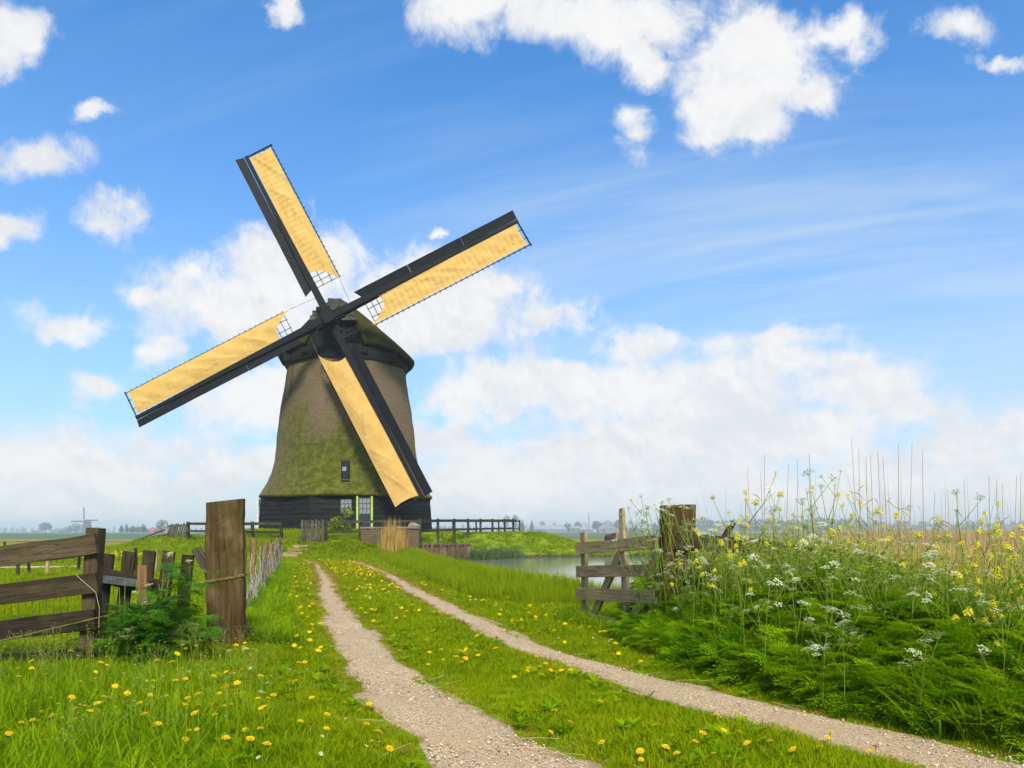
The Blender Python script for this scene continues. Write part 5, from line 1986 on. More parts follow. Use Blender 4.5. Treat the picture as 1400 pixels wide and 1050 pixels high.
# --- the ferny bank ---------------------------------------------------------
def fern_leaf(name, seed, npair=8, mat='fern', wide=1.0):
    """a twice-divided parsley leaf of unit length along +X, arching down"""
    rg = random.Random(seed)
    g = Geo()

    def arch(f):
        return Vector((f * (1 - .10 * f), 0, .30 * f - .48 * f * f))
    prev = arch(0)
    ww = .010
    for i in range(6):
        a, b = arch(i / 6), arch((i + 1) / 6)
        g.add([a + Vector((0, -ww, 0)), a + Vector((0, ww, 0)), b + Vector((0, ww * .8, 0)), b + Vector((0, -ww * .8, 0))], [(0, 1, 2, 3)])
        ww *= .85
    for i in range(npair):
        f = .24 + .74 * i / npair
        base = arch(f)
        L = wide * .34 * (1 - (f - .24) / .80) ** .8 + .035
        for sgn in (-1, 1):
            an = R(58 - 16 * f + rg.uniform(-8, 8))
            d = Vector((math.cos(an), sgn * math.sin(an), rg.uniform(-.10, .12)))
            droop = rg.uniform(.1, .5)
            m = 5 if L > .14 else 3
            for j in range(m):
                t = (j + .35) / m
                c = base + d * (L * t) + Vector((0, 0, -droop * L * t * t))
                s = L * (.36 if j < m - 1 else .42) * (1 - .45 * t)
                for q in ((-1, 1) if j < m - 1 else (0,)):
                    a2 = math.atan2(d.y, d.x) + q * R(48 + rg.uniform(-10, 10))
                    e = Vector((math.cos(a2), math.sin(a2), rg.uniform(-.35, .1)))
                    nrm = Vector((-e.y, e.x, rg.uniform(-.4, .4)))
                    tip = c + e * s
                    g.add([c, c + e * s * .45 + nrm * s * .24, tip, c + e * s * .45 - nrm * s * .24], [(0, 1, 2, 3)])
    me = g.mesh(name, True)
    me.materials.append(MAT[mat])
    return bpy.data.objects.new(name, me)


ferns = [fern_leaf('parsley_leaf', 200 + k, 9 - k % 2) for k in range(5)]


def bank_h(x, y):
    b = bank_in(x, y)
    return .20 + (.62 + .20 * (vnoise(x, y, 1.5, 51) - .5) * 2) * ss(b / 0.6) * ss((3.3 - b) / 2.0) ** .5 * np.interp(700 + 1000 * x / y, [860, 1000, 1120, 1330], [.56, .70, 1.0, .74])


def build_bank():
    n = 20000
    y = 2.5 + 9.0 * RNG.random(n) ** 1.15
    order = np.argsort(BUND[:, 1])
    bx = np.interp(y, BUND[order, 1], BUND[order, 0])
    u = RNG.random(n) ** 1.4 * np.where(y > 9.4, 1.8, 2.6)
    x = bx + u + .02
    H = bank_h(x, y)
    k = (in_view(x, y, .8)) & ~((seg_dist(x, y, RA, RB) < .14) | ((y > 8.1) & (x < 1.45))) & (y < np.where(x < 2.0, 8.9, 11.5))
    x, y, H, u = x[k], y[k], H[k], u[k]
    n = len(x)
    lev = RNG.random(n) ** .55
    z = h(x, y) + H * (0.10 + 0.92 * lev) - .06
    # leaves lean out to the track (towards -x, -y) and every which way on top
    out = math.atan2(-.72, -.6)
    yaw = out + RNG.normal(0, 1.15, n)
    pitch = RNG.normal(-.30, .40, n)
    s = RNG.uniform(.24, .48, n) * (1.05 - .25 * lev)
    rot = np.stack([RNG.normal(0, .3, n), pitch, yaw], -1)
    scatter('undergrowth', 'dense ferny green cow parsley foliage covering the bank right of the track', ferns, np.stack([x, y, z], -1), rot, np.stack([s, s, s], -1), RNG.integers(0, 5, n))


build_bank()


# --- flowers ------------------------------------------------------------------
def umbel_mesh(seed, nr=11):
    rg = random.Random(seed)
    g = Geo()
    for i in range(nr):
        th = i * 2.39996 + rg.uniform(-.2, .2)
        r = .42 * math.sqrt((i + .4) / nr)
        tip = Vector((r * math.cos(th), r * math.sin(th), (.42 - .75 * r * r) + rg.uniform(-.05, .05)))
        g.tube([(0, 0, 0), tip], [.010, .007], 3, 1)
        for k in range(7):
            t2 = k * 2.4 + rg.random()
            rr = .085 * math.sqrt((k + .3) / 7) * 1.2
            c = tip + Vector((rr * math.cos(t2), rr * math.sin(t2), rg.uniform(-.04, .05)))
            s = rg.uniform(.03, .052)
            a = rg.uniform(0, 3)
            e = Vector((math.cos(a), math.sin(a), rg.uniform(-.4, .4)))
            f = Vector((-math.sin(a), math.cos(a), rg.uniform(-.4, .4)))
            g.add([c - e * s, c - f * s, c + e * s, c + f * s], [(0, 1, 2, 3)], 0)
    me = g.mesh('flower_umbel')
    me.materials.append(MAT['white_petal'])
    me.materials.append(MAT['stem'])
    return me


def rape_mesh(seed, n=22):
    rg = random.Random(seed)
    g = Geo()
    for i in range(n):
        th = i * 2.4
        f = i / n
        r = .34 * (1 - .55 * f) + rg.uniform(-.05, .05)
        c = Vector((r * math.cos(th), r * math.sin(th), .55 * f + rg.uniform(-.05, .05)))
        g.tube([(0, 0, .45 * f - .1), c], [.012, .010], 3, 1)
        s = rg.uniform(.10, .15)
        ax = Vector((math.cos(th), math.sin(th), .7)).normalized()
        e = ax.cross(Vector((0, 0, 1))).normalized()
        q = ax.cross(e)
        for k in range(4):
            a = k * math.pi / 2 + rg.uniform(-.2, .2)
            d = e * math.cos(a) + q * math.sin(a)
            w = d.cross(ax)
            g.add([c, c + d * s * .6 + w * s * .4, c + d * s, c + d * s * .6 - w * s * .4], [(0, 1, 2, 3)], 0)
    me = g.mesh('flower_head')
    me.materials.append(MAT['rape_petal'])
    me.materials.append(MAT['stem'])
    return me


UMB = [umbel_mesh(300 + k, 9 + k) for k in range(4)]
RAPE = [rape_mesh(320 + k) for k in range(3)]


def plant_proto(kind, seed):
    """returns (stem mesh, [head (pos, scale, tilt)]) for a plant of height 1"""
    rg = random.Random(seed)
    g = Geo()
    heads = []
    sway = rg.uniform(-.10, .10), rg.uniform(-.10, .10)

    def main(f):
        return Vector((sway[0] * f * f, sway[1] * f * f, f))
    g.tube([main(i / 5) for i in range(6)], [.0042 - .0005 * i for i in range(6)], 5)
    heads.append((main(1.0), 1.0, sway))
    nb = rg.randint(3, 5) if kind == 'p' else rg.randint(2, 4)
    for b in range(nb):
        f = .42 + .5 * b / nb
        a = b * 2.4 + rg.uniform(-.4, .4)
        L = rg.uniform(.22, .40) * (1.15 - .4 * f)
        p0 = main(f)
        d = Vector((math.cos(a), math.sin(a), 0))
        p1 = p0 + d * L * .40 + Vector((0, 0, L * .48))
        p2 = p0 + d * L * .62 + Vector((0, 0, L * 1.0))
        g.tube([p0, p1, p2], [.0028, .0022, .0017], 4)
        heads.append((p2, rg.uniform(.7, 1.0), (d.x * .3, d.y * .3)))
        if kind == 'p' and rg.random() < .6:
            d2 = Vector((math.cos(a + 1.2), math.sin(a + 1.2), 0))
            p3 = p1 + d2 * L * .35 + Vector((0, 0, L * .42))
            g.tube([p1, p3], [.0019, .0015], 4)
            heads.append((p3, rg.uniform(.55, .85), (d2.x * .3, d2.y * .3)))
    me = g.mesh('stem', True)
    me.materials.append(MAT['stem'])
    return me, heads


PPROTO = [plant_proto('p', 400 + k) for k in range(6)]
RPROTO = [plant_proto('r', 420 + k) for k in range(4)]
fern_small = ferns[0].data


def plant(name, kind, x, y, z0, H, yaw, label, cat, group, size, rg, leaves=1):
    root = empty(name, (x, y, z0), label, cat, group)
    me, heads = rg.choice(PPROTO if kind == 'p' else RPROTO)
    o = link('stem', me, None, root)
    o.scale = (H, H, H)
    o.rotation_euler = (0, 0, yaw)
    rz = Matrix.Rotation(yaw, 3, 'Z')
    for p, s, tl in heads:
        q = rz @ Vector(p) * H
        u = link('flower_umbel' if kind == 'p' else 'flower_head', rg.choice(UMB if kind == 'p' else RAPE), None, root)
        k = size * s * rg.uniform(.85, 1.15)
        u.scale = (k, k, k)
        u.location = q
        u.rotation_euler = (tl[1] * -1 + rg.uniform(-.1, .55), tl[0] + rg.uniform(-.35, .35), rg.uniform(0, 6))
    for _ in range(leaves):
        f = rg.uniform(.2, .6)
        l = link('leaf', fern_small if kind == 'p' else ferns[1].data, None, root)
        l.location = (0, 0, H * f)
        k = rg.uniform(.18, .3)
        l.scale = (k, k, k)
        l.rotation_euler = (0, rg.uniform(-.5, .1), rg.uniform(0, 6.28))
    return root


def at_ground(px, Y):
    x = X(px, Y)
    return x, Y, h1(x, Y)


ORD = ['first', 'second', 'third', 'fourth', 'fifth', 'sixth', 'seventh', 'eighth', 'ninth', 'tenth', 'eleventh', 'twelfth', 'thirteenth', 'fourteenth', 'fifteenth', 'sixteenth', 'seventeenth', 'eighteenth', 'nineteenth', 'twentieth',
       'twenty-first', 'twenty-second', 'twenty-third', 'twenty-fourth', 'twenty-fifth']


def zone_labels(spots, head, zone_of):
    by = {}
    for s in sorted(spots):
        by.setdefault(zone_of(s), []).append(s)
    return {s: f'{head} {z}, {ORD[i]} from the left there' for z, l in by.items() for i, s in enumerate(l)}


def bank_zone(s):
    px, py, Y = s
    if px < 966:
        return 'before the right gate and gatepost'
    if py < 712:
        return 'against the sky above the bank'
    if px > 1290:
        return 'before the tan reeds at the right end'
    if py >= 780:
        return 'low among the ferny leaves'
    return 'along the dark half-hidden rail'


def build_flowers():
    rg = random.Random(77)
    # cow parsley on the bank: (px, py of the top head, depth)
    spots = [(868, 705, 7.2), (888, 712, 7.0), (905, 720, 6.7), (925, 700, 7.0), (872, 745, 6.8), (898, 768, 6.5), (915, 742, 6.6), (935, 752, 6.4), (950, 736, 6.8), (885, 790, 6.3),
             (960, 770, 6.1), (985, 748, 6.4), (1000, 735, 6.6), (1012, 760, 5.9), (1030, 722, 6.3), (1045, 745, 6.0), (1060, 700, 6.4), (1075, 730, 5.9), (1085, 755, 5.6), (1102, 690, 6.2), (1110, 722, 5.9),
             (1125, 675, 6.1), (1135, 742, 5.5), (1150, 668, 6.0), (1158, 718, 5.7), (1170, 758, 5.2), (1185, 735, 5.6), (1195, 716, 5.9), (1210, 770, 5.0), (1225, 742, 5.3), (1240, 725, 5.7), (1240, 795, 4.7),
             (1255, 752, 5.1), (1262, 764, 4.9), (1285, 765, 4.9), (1300, 742, 5.3), (1312, 788, 4.6), (1318, 772, 4.8), (1330, 700, 5.4), (1345, 790, 4.5), (1362, 728, 4.9), (1378, 742, 5.1), (1390, 776, 4.6), (1368, 835, 4.1),
             (1020, 785, 5.5), (1045, 800, 5.2), (1070, 778, 5.5), (1092, 812, 4.95), (1120, 840, 4.75), (1138, 795, 5.1), (1155, 848, 4.55), (1125, 872, 4.6), (1258, 885, 4.2), (980, 800, 5.7), (940, 815, 6.0), (1175, 790, 5.1), (1205, 800, 4.9),
             (878, 728, 7.0), (896, 698, 7.0), (912, 712, 7.0), (931, 690, 7.0), (944, 718, 7.0), (920, 768, 7.0), (902, 790, 7.0), (936, 780, 7.0), (956, 700, 7.0), (890, 752, 7.0), (952, 755, 7.0)]
    near = {(1258, 885, 4.2): 'low cow parsley flower shining out of the dark leaves at the right', (868, 705, 7.2): 'cow parsley reaching over the right gate stile', (925, 700, 7.0): 'tall cow parsley in front of the split-topped post',
            (1125, 675, 6.1): 'tall dry-headed cow parsley standing against the sky', (1150, 668, 6.0): 'tallest cow parsley against the sky above the bank', (1330, 700, 5.4): 'tall cow parsley with branching stem near the right edge'}
    spots = [(a, b, 7.95 - (a - 868) * .0140 + .12 * math.sin(a)) if a < 966 else (a, b, c) for a, b, c in spots]
    near = {k2: v for k2, v in zip([min(spots, key=lambda s: abs(s[0] - k[0]) + abs(s[1] - k[1])) for k in near], near.values())}
    lab_p = zone_labels([s for s in spots if s not in near], 'white cow parsley', bank_zone)
    for s in spots:
        px, py, Y = s
        x = X(px, Y)
        z0 = h1(x, Y)
        H = max(.35, Z(py, Y) - z0)
        size = rg.uniform(.075, .11) if Y < 5.6 else rg.uniform(.08, .125)
        lab = near.get(s)
        plant('cow_parsley', 'p', x, Y, z0, H, rg.uniform(0, 6.28), lab or lab_p[s], 'flower', 'cow parsley on the right bank', size, rg)
    # yellow rape among them
    yspots = [(1017, 675, 6.6), (1005, 703, 6.4), (1035, 690, 6.7), (1053, 697, 6.5), (990, 720, 6.3), (978, 728, 6.2), (1000, 738, 6.0), (1080, 705, 6.5), (1120, 680, 6.6), (1168, 690, 6.6), (1198, 702, 6.3), (947, 770, 6.2), (984, 745, 6.1),
              (1012, 772, 5.7), (1060, 712, 6.3), (1140, 725, 6.0), (1215, 722, 6.0), (1352, 715, 5.2), (1372, 728, 4.9), (1385, 750, 4.7), (1330, 745, 5.0), (1340, 762, 4.9), (1358, 780, 4.7), (1378, 790, 4.5), (1395, 770, 4.6),
              (1368, 765, 5.0), (1392, 735, 5.2), (1325, 775, 5.0), (1340, 800, 4.7), (1338, 840, 4.4), (1398, 805, 4.4), (1300, 735, 5.6), (1285, 750, 5.4), (1400, 725, 5.5), (1250, 735, 5.6), (1160, 745, 5.7), (1090, 742, 6.0)]
    lab_y = zone_labels([s for k, s in enumerate(yspots) if k not in (0, 29)], 'yellow rape', bank_zone)
    for k, (px, py, Y) in enumerate(yspots):
        x = X(px, Y)
        z0 = h1(x, Y)
        H = max(.4, Z(py, Y) - z0)
        lab = {0: 'highest yellow rape flower against the sky right of the split-topped post', 29: 'low yellow rape flower deep in the green leaves at the right'}.get(k)
        plant('rape_plant', 'r', x, Y, z0, H, rg.uniform(0, 6.28), lab or lab_y[(px, py, Y)], 'flower', 'yellow rape on the right bank', rg.uniform(.05, .085), rg)
    # left: by the big post and in the grass
    for px, py, Y, lab in [(205, 808, 6.75, 'white cow parsley on a tall stem between the pickets and the big post'), (236, 858, 6.5, 'cow parsley with the lowest white umbel left of the big post'),
                           (262, 775, 6.95, 'greenish budding cow parsley against the dark pickets by the big post'), (174, 893, 6.0, 'small cow parsley in front of the gate bush, left side'), (268, 870, 6.3, 'pale green budding plant at the foot of the big post')]:
        x = X(px, Y)
        plant('cow_parsley', 'p', x, Y, h1(x, Y), max(.3, Z(py, Y)), rg.uniform(0, 6.28), lab, 'flower', None, .085, rg, 2)
    # tall reed stalks standing out against the sky
    stalks = [(1022, 640, 1034), (1040, 645, 1045), (1045, 622, 1046), (1078, 635, 1074), (1090, 628, 1091), (1106, 620, 1123), (1164, 598, 1178), (1174, 612, 1181), (1184, 625, 1187), (1190, 622, 1199), (1200, 617, 1209), (1207, 624, 1217),
              (1228, 608, 1231), (1247, 607, 1238), (1261, 614, 1260), (1309, 667, 1309), (1318, 655, 1322), (1352, 650, 1356), (1362, 655, 1366), (1370, 660, 1374), (1390, 650, 1380), (1396, 645, 1396), (1336, 672, 1340), (1296, 670, 1300), (1278, 672, 1274)]
    for k, (tx, ty, bx) in enumerate(stalks):
        Y = rg.uniform(7.5, 9.5)
        x0, x1 = X(bx, Y), X(tx, Y)
        z0 = h1(x0, Y)
        g = Geo()
        mid = ((x0 + x1) / 2 + rg.uniform(-.02, .02), Y, (z0 + Z(ty, Y)) / 2)
        g.tube([(0, 0, 0), tuple(Vector(mid) - Vector((x0, Y, z0))), (x1 - x0, 0, Z(ty, Y) - z0)], [.0048, .0036, .002], 4)
        for q in range(3):
            f = rg.uniform(.45, .75)
            c = Vector(((x1 - x0) * f, 0, (Z(ty, Y) - z0) * f))
            d = Vector((rg.uniform(-1, 1), rg.uniform(-1, 1), 0)).normalized()
            g.add([c, c + d * .09 + Vector((0, 0, .10)), c + d * .16 + Vector((0, 0, .13)), c + d * .09 + Vector((0, 0, .085))], [(0, 1, 2, 3)])
        o = link('reed_stalk', g.mesh('reed_stalk'), 'stalk')
        o.location = (x0, Y, z0)
        lab = f'tall dry reed stalk against the sky, {ORD[sorted(stalks).index((tx, ty, bx))]} from the left'
        if k == 6:
            lab = 'tallest dry reed stalk of all above the right bank'
        tag(o, lab, 'reed', 'tall reed stalks above the bank')


build_flowers()


def build_sprays():
    """the many small pale flower sprays that fill the top of the bank"""
    protos = []
    for k in range(4):
        me, heads = PPROTO[k]
        g = Geo()
        g.add([tuple(v.co) for v in me.vertices], [tuple(f.vertices) for f in me.polygons], 0)
        rg = random.Random(800 + k)
        for p, s, tl in heads:
            um = UMB[rg.randrange(4)]
            kx = .045 * s
            g.add([Vector(p) + Vector(v.co) * kx for v in um.vertices], [tuple(f.vertices) for f in um.polygons], 0)
            n = len(um.polygons)
            g.M[-n:] = [1 if f.material_index == 0 else 0 for f in um.polygons]
        m2 = g.mesh('flower_spray')
        m2.materials.append(MAT['stem'])
        m2.materials.append(MAT['spray'])
        protos.append(bpy.data.objects.new('flower_spray', m2))
    n = 2700
    y = 3.6 + 5.2 * RNG.random(n)
    order = np.argsort(BUND[:, 1])
    bx = np.interp(y, BUND[order, 1], BUND[order, 0])
    u = .55 + 1.7 * RNG.random(n)
    x = bx + u
    k = in_view(x, y, .3) & (y < np.where(x < 2.0, 7.6, 9.0)) & (vnoise(x, y, 1.4, 91) > .36) & (RNG.random(n) < np.interp(700 + 1000 * x / y, [900, 1120, 1230, 1330], [1, .9, .45, .35]))
    x, y = x[k], y[k]
    H = RNG.uniform(.60, .98, len(x)) + .10 * vnoise(x, y, .9, 92)
    s = H
    scatter('flower_sprays', 'many thin stems with small pale green and cream flower sprays above the bank', protos, np.stack([x, y, h(x, y)], -1), rand_rot(len(x), .07), np.stack([s, s, H], -1), RNG.integers(0, 4, len(x)))
    # weeds of the same kind, low in the left foreground and at the foot of the left gate
    x, y = field(1400, -4.4, -.7, 3.3, 6.7)
    k = in_view(x, y, .2) & (rut_dist(x, y) > .55) & (vnoise(x, y, 1.9, 95) > .52)
    x, y = x[k][:170], y[k][:170]
    H = RNG.uniform(.16, .36, len(x))
    scatter('weeds', 'pale green flowering weeds scattered through the long grass at lower left', protos, np.stack([x, y, h(x, y)], -1), rand_rot(len(x), .12), np.stack([H * 1.3, H * 1.3, H], -1), RNG.integers(0, 4, len(x)))
    # broad-leaved rosettes in the turf
    rp_ = []
    for k2 in range(3):
        rg = random.Random(850 + k2)
        g = Geo()
        for i in range(9):
            a = i * 2.4 + rg.uniform(-.3, .3)
            L = rg.uniform(.6, 1.0)
            d = Vector((math.cos(a), math.sin(a), 0))
            w = Vector((-d.y, d.x, 0)) * rg.uniform(.13, .2)
            up_ = rg.uniform(.1, .55)
            g.add([(0, 0, 0), d * L * .5 + w + Vector((0, 0, up_ * .8)), d * L + Vector((0, 0, up_)), d * L * .5 - w + Vector((0, 0, up_ * .8))], [(0, 1, 2, 3)])
        m3 = g.mesh('rosette', True)
        m3.materials.append(MAT['fern' if k2 == 0 else 'longgrass'])
        rp_.append(bpy.data.objects.new('rosette', m3))
    x, y = field(5200, -6, 4.5, 3.0, 15)
    k = in_view(x, y, .2) & (rut_dist(x, y) > .03) & (bank_in(x, y) < -.05) & (pond_sd(x, y) > .6) & (vnoise(x, y, 2.6, 97) > .5)
    x, y = x[k], y[k]
    s = RNG.uniform(.035, .085, len(x))
    scatter('rosettes', 'flat broad-leaved weed rosettes spread through the turf', rp_, np.stack([x, y, h(x, y) + .025], -1), rand_rot(len(x), .15), np.stack([s, s, s], -1), RNG.integers(0, 3, len(x)))


MAT['spray'] = leaf_mat('pale_spray', [(0.48, 0.54, 0.06), (0.64, 0.66, 0.16), (0.76, 0.75, 0.42)], 0.3, spec=0.05)
build_sprays()


# bush at the left gate
def gate_bush():
    x0, Y = X(215, 6.55), 6.55
    root = empty('bush', (x0, Y, 0), 'dark green leafy bush growing between the left gate and the big post', 'bush')
    rg = random.Random(61)
    leafm = fern_leaf('leaf', 500, 7, 'bushleaf', 1.15).data
    for k in range(300):
        a = rg.uniform(0, 6.28)
        px = rg.gauss(210, 34)
        px = min(285, max(132, px))
        top = np.interp(px, [130, 160, 200, 235, 262, 285], [.36, .42, .46, .62, .92, .80])
        z = top * rg.random() ** .7
        yy = Y + rg.uniform(-.35, .25)
        o = link('leaf', leafm, None, root)
        o.location = (X(px, yy) - x0, yy - Y, z)
        s = rg.uniform(.17, .32)
        o.scale = (s, s, s)
        o.rotation_euler = (rg.gauss(0, .3), rg.uniform(-.7, .25), rg.gauss(-1.6, 1.2))
    g = Geo()
    for k in range(14):
        px = rg.uniform(150, 278)
        g.tube([(X(px, Y) - x0, rg.uniform(-.1, .1), -.02), (X(px, Y) - x0 + rg.uniform(-.1, .1), rg.uniform(-.15, .1), rg.uniform(.4, .8))], [.006, .003], 4)
    link('stem', g.mesh('stem'), 'stem', root)


gate_bush()

# shrub by the mill door with a few pots
sh = empty('shrub', (X(461, 35.8), 35.8, h1(X(461, 35.8), 35.8)), 'green shrub beside the mill door behind the fence', 'shrub')
V, F = leaf_cloud(420, [(-.35, 0, .25, .45, .3, .28), (.3, 0, .3, .4, .3, .3), (.5, 0, .95, .32, .25, .28), (0, 0, .5, .3, .3, .3)], .085, 70)
o = link('foliage', np_mesh('foliage', V, F), 'grass', sh)
V, F = tube_geo([(0, 0, -.1), (.1, 0, .3), (.45, 0, .8)], [.03, .025, .015], 5)
link('stem', mk_mesh('stem', V, F), 'trunk', sh)


# --- dandelions -----------------------------------------------------------------
def dandelion_meshes(seed):
    rg = random.Random(seed)
    g = Geo()
    for ringi, (r0, n, lift) in enumerate(((1.0, 15, .05), (.72, 12, .22), (.42, 8, .34))):
        for k in range(n):
            a = 6.283 * k / n + rg.uniform(-.15, .15)
            d = Vector((math.cos(a), math.sin(a), 0))
            w = Vector((-d.y, d.x, 0)) * .20 * r0
            rr = r0 * rg.uniform(.88, 1.06)
            g.add([Vector((0, 0, lift * .5)), d * rr * .6 + w + Vector((0, 0, lift)), d * rr + Vector((0, 0, lift + rg.uniform(-.12, .1))), d * rr * .6 - w + Vector((0, 0, lift))], [(0, 1, 2, 3)])
    head = g.mesh('flower_head')
    head.materials.append(MAT['yellow_petal'])
    g = Geo()
    g.tube([(0, 0, 0), (.02, .01, .5), (0, 0, 1)], [.022, .018, .018], 4)
    st = g.mesh('stem')
    st.materials.append(MAT['stem'])
    return head, st


DHEAD, DSTEM = [], []
for k in range(4):
    a, b = dandelion_meshes(600 + k)
    DHEAD.append(a)
    DSTEM.append(b)


def build_dandelions():
    pts = []

    def sow(n, x0, x1, y0, y1, cond, zone, clus=1.2, thr=.5, seed=1, hr=(.05, .10)):
        x, y = field(n * 14, x0, x1, y0, y1)
        k = (rut_dist(x, y) > .05) & cond(x, y) & in_view(x, y, 0) & (RNG.random(len(x)) < np.clip((vnoise(x, y, clus, seed) - thr + .16) / .3, .02, 1))
        x, y = x[k][:n], y[k][:n]
        for a, b in zip(x, y):
            pts.append((a, b, zone, RNG.uniform(*hr)))
    mid = lambda x, y: (x > np.interp(y, RUT_L[:, 0], RUT_L[:, 2])) & (x < np.interp(y, RUT_R[:, 0], RUT_R[:, 1]))
    left = lambda x, y: (x < np.interp(y, RUT_L[:, 0], RUT_L[:, 1])) & (x > np.interp(y, [7, 9.4, 14.5, 28], [-9, X(336, 9.4), X(362, 14.5), X(384, 28)]))
    right = lambda x, y: (x > np.interp(y, RUT_R[:, 0], RUT_R[:, 2])) & (bank_in(x, y) < -.1) & (pond_sd(x, y) > 2.2)
    sow(84, -1.2, 2.6, 3.5, 7.2, mid, 'mid', 1.6, .5, 5, (.04, .08))
    sow(250, -8, 1, 7.5, 20, mid, 'mid', .9, .42, 6, (.05, .10))
    sow(330, -8, -2, 17, 28, mid, 'mid', .5, .35, 7, (.06, .12))
    sow(115, -3.2, -.4, 3.5, 7.5, left, 'left', 1.6, .42, 8, (.06, .14))
    sow(130, -6.5, -1.5, 7.2, 16, left, 'left', .9, .4, 9, (.06, .12))
    sow(80, -9, -3, 16, 28, left, 'left', .5, .4, 10, (.06, .12))
    sow(70, -4, 2.5, 4.6, 16, right, 'right', 1.1, .5, 11, (.05, .10))
    sow(40, -5, 1.5, 12, 26, right, 'right', .8, .5, 12)
    sow(44, -3.4, -1.3, 3.6, 5.4, left, 'tall', 1.5, .3, 13, (.20, .34))
    pts.sort(key=lambda p: p[1])
    LAB = {'mid': 'yellow dandelion in the grass strip between the two wheel ruts', 'left': 'yellow dandelion in the verge left of the track', 'right': 'yellow dandelion in the grass right of the track',
           'tall': 'tall yellow buttercup-like flower in the long grass at lower left'}
    GRP = {'mid': 'dandelions between the ruts', 'left': 'dandelions on the left verge', 'right': 'dandelions right of the track', 'tall': 'tall yellow flowers at lower left'}
    rg = random.Random(5)
    for i, (x, y, zone, hh) in enumerate(pts[:290]):
        z = h1(x, y)
        r = rg.uniform(.018, .027) * (1 if y < 7 else 1.1)
        if zone == 'tall':
            r *= .95
        where = ', nearer than the big gatepost' if y < 6.3 else (', level with the gates' if y < 9.7 else ', beyond both gates')
        if zone == 'tall':
            where = ''
        root = empty('dandelion', (x, y, z), LAB[zone] + where, 'flower', GRP[zone] + where)
        s = link('stem', rg.choice(DSTEM), None, root)
        s.scale = (.12, .12, hh)
        f = link('flower_head', rg.choice(DHEAD), None, root)
        f.scale = (r, r, r)
        f.location = (0, 0, hh)
        f.rotation_euler = (rg.gauss(.25, .22), rg.gauss(0, .25), rg.uniform(0, 6.28))
    rest = pts[290:]
    n = len(rest)
    P3 = np.array([(x, y, h1(x, y) + hh) for x, y, _, hh in rest])
    heads = [bpy.data.objects.new('dandelion_head', m) for m in DHEAD]
    s = RNG.uniform(.024, .034, n)
    rot = rand_rot(n, .25)
    rot[:, 0] += .2
    scatter('far_dandelions', 'hundreds of far dandelions dotting the grass along the track', heads, P3, rot, np.stack([s, s, s], -1), RNG.integers(0, 4, n))
    # daisies
    x, y = field(2600, -9, 3, 3.4, 30)
    k = (rut_dist(x, y) > .1) & (bank_in(x, y) < -.2) & (pond_sd(x, y) > 1) & (vnoise(x, y, .8, 61) > .55) & in_view(x, y, 0)
    x, y = x[k][:330], y[k][:330]
    g = Geo()
    for q in range(9):
        a = 6.283 * q / 9
        d, w = Vector((math.cos(a), math.sin(a), 0)), Vector((-math.sin(a), math.cos(a), 0)) * .25
        g.add([(0, 0, 0), d * .6 + w, d + Vector((0, 0, .1)), d * .6 - w], [(0, 1, 2, 3)])
    me = g.mesh('daisy')
    me.materials.append(MAT['white_petal'])
    P3 = np.stack([x, y, h(x, y) + RNG.uniform(.04, .08, len(x))], -1)
    s = RNG.uniform(.010, .015, len(x)) * np.clip(y / 9, 1, 1.8)
    scatter('daisies', 'small white daisies sprinkled in the grass', [bpy.data.objects.new('daisy', me)], P3, rand_rot(len(x), .3), np.stack([s, s, s], -1), np.zeros(len(x)))
    # white and yellow specks of shepherd's purse and rape in the lower left grass
    x, y = field(200, -3.4, -1.0, 3.8, 6.6)
    k = (rut_dist(x, y) > .5) & in_view(x, y, 0)
    x, y = x[k][:22], y[k][:22]
    P3 = np.stack([x, y, h(x, y) + RNG.uniform(.14, .3, len(x))], -1)
    s = RNG.uniform(.028, .045, len(x))
    scatter('small_white_flowers', 'small white flower heads in the long grass at lower left', [bpy.data.objects.new('white_head', m) for m in UMB], P3, rand_rot(len(x), .3), np.stack([s, s, s], -1), RNG.integers(0, 4, len(x)))


build_dandelions()


# yellow crop strip far left, seen through the gate
def far_rape():
    n = 1500
    x, y = RNG.uniform(-34, -14.5, n), RNG.uniform(25.5, 30, n)
    t = [tuft('crop_tuft', 18, .8, .09, .5, (.1, .6), (0, .4), 900, 'longgrass', 2)]
    P3 = np.stack([x, y, h(x, y)], -1)
    s = RNG.uniform(.2, .36, n)
    scatter('crop_strip', 'green crop strip beyond the dirt path behind the left gate', t, P3, rand_rot(n), np.stack([s, s, s], -1), np.zeros(n))
    n = 1100
    x, y = RNG.uniform(-34, -14.5, n), RNG.uniform(25.5, 30, n)
    P3 = np.stack([x, y, h(x, y) + RNG.uniform(.2, .36, n)], -1)
    s = RNG.uniform(.06, .12, n)
    scatter('crop_flowers', 'yellow flowers speckling the crop strip behind the left gate', [bpy.data.objects.new('rape_head', m) for m in RAPE], P3, rand_rot(n), np.stack([s, s, s], -1), RNG.integers(0, 3, n))


far_rape()


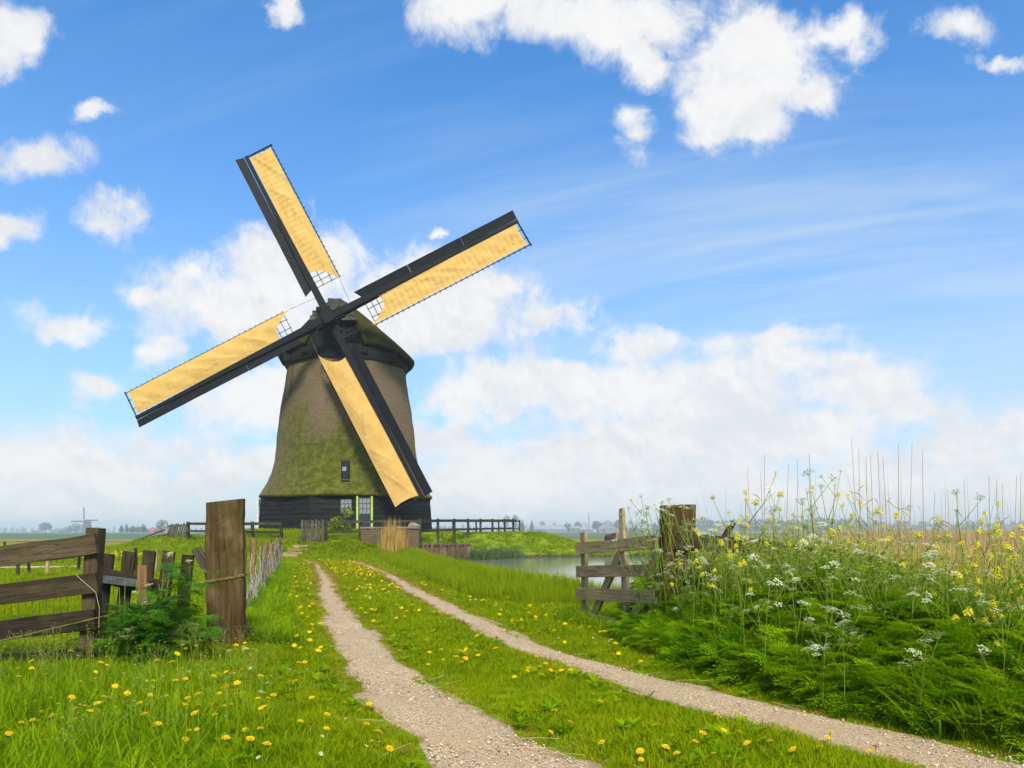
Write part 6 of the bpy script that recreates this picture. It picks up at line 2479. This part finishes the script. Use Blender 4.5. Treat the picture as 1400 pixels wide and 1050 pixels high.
# --- loose stones on the ruts -----------------------------------------------------
def build_stones():
    import bmesh
    protos = []
    for k in range(5):
        rg = random.Random(700 + k)
        bm = bmesh.new()
        bmesh.ops.create_icosphere(bm, subdivisions=1, radius=1)
        for v in bm.verts:
            v.co = Vector((v.co.x * rg.uniform(.8, 1.2), v.co.y * rg.uniform(.6, 1.0), v.co.z * rg.uniform(.4, .65)))
        me = bpy.data.meshes.new('stone')
        bm.to_mesh(me)
        bm.free()
        me.materials.append(MAT['pebble'])
        protos.append(bpy.data.objects.new('stone', me))
    x, y = field(80000, -3.5, 4.5, 3.0, 11)
    rd = rut_dist(x, y)
    k = (rd < -.05) & in_view(x, y, .5) & (RNG.random(len(x)) < np.clip(9 / (y * 1.2) - .2, .12, 1)) & (vnoise(x, y, 2.2, 71) > .36 + .2 * RNG.random(len(x)))
    x, y = x[k], y[k]
    s = RNG.gamma(3.0, .0013, len(x)) + .0015
    s = np.clip(s, .0015, .011)
    P3 = np.stack([x, y, h(x, y) + .016 + s * .2], -1)
    scatter('gravel', 'loose gravel stones lying on the wheel ruts', protos, P3, rand_rot(len(x), .4), np.stack([s, s, s], -1), RNG.integers(0, 5, len(x)))
    # bits of straw
    n = 60
    x, y = field(900, -2.5, 3.6, 3.3, 8)
    rd = rut_dist(x, y)
    k = (np.abs(rd) < .14) & in_view(x, y, 0)
    x, y = x[k][:n], y[k][:n]
    g = Geo()
    g.tube([(-.5, 0, 0), (0, .06, .05), (.5, 0, .01)], .018, 3)
    me = g.mesh('straw')
    me.materials.append(MAT['straw'])
    P3 = np.stack([x, y, h(x, y) + .03], -1)
    s = RNG.uniform(.08, .26, len(x))
    scatter('straw', 'bits of dry straw along the edges of the ruts', [bpy.data.objects.new('straw', me)], P3, np.stack([RNG.normal(0, .1, len(x)), RNG.normal(0, .1, len(x)), RNG.normal(-.6, .8, len(x))], -1), np.stack([s, s * .3, s * .3], -1), np.zeros(len(x)))


def pebble_mat():
    m, N, out = new_mat('pebble')
    r = N.rnd()
    c = N.ramp(r, [(0.0, (0.24, 0.175, 0.105)), (0.3, (0.42, 0.315, 0.20)), (0.6, (0.53, 0.42, 0.28)), (0.85, (0.64, 0.54, 0.39)), (1.0, (0.42, 0.25, 0.18))])
    principled(N, out, c, 0.85, None, 0.25)
    return m


MAT['pebble'] = pebble_mat()
build_stones()
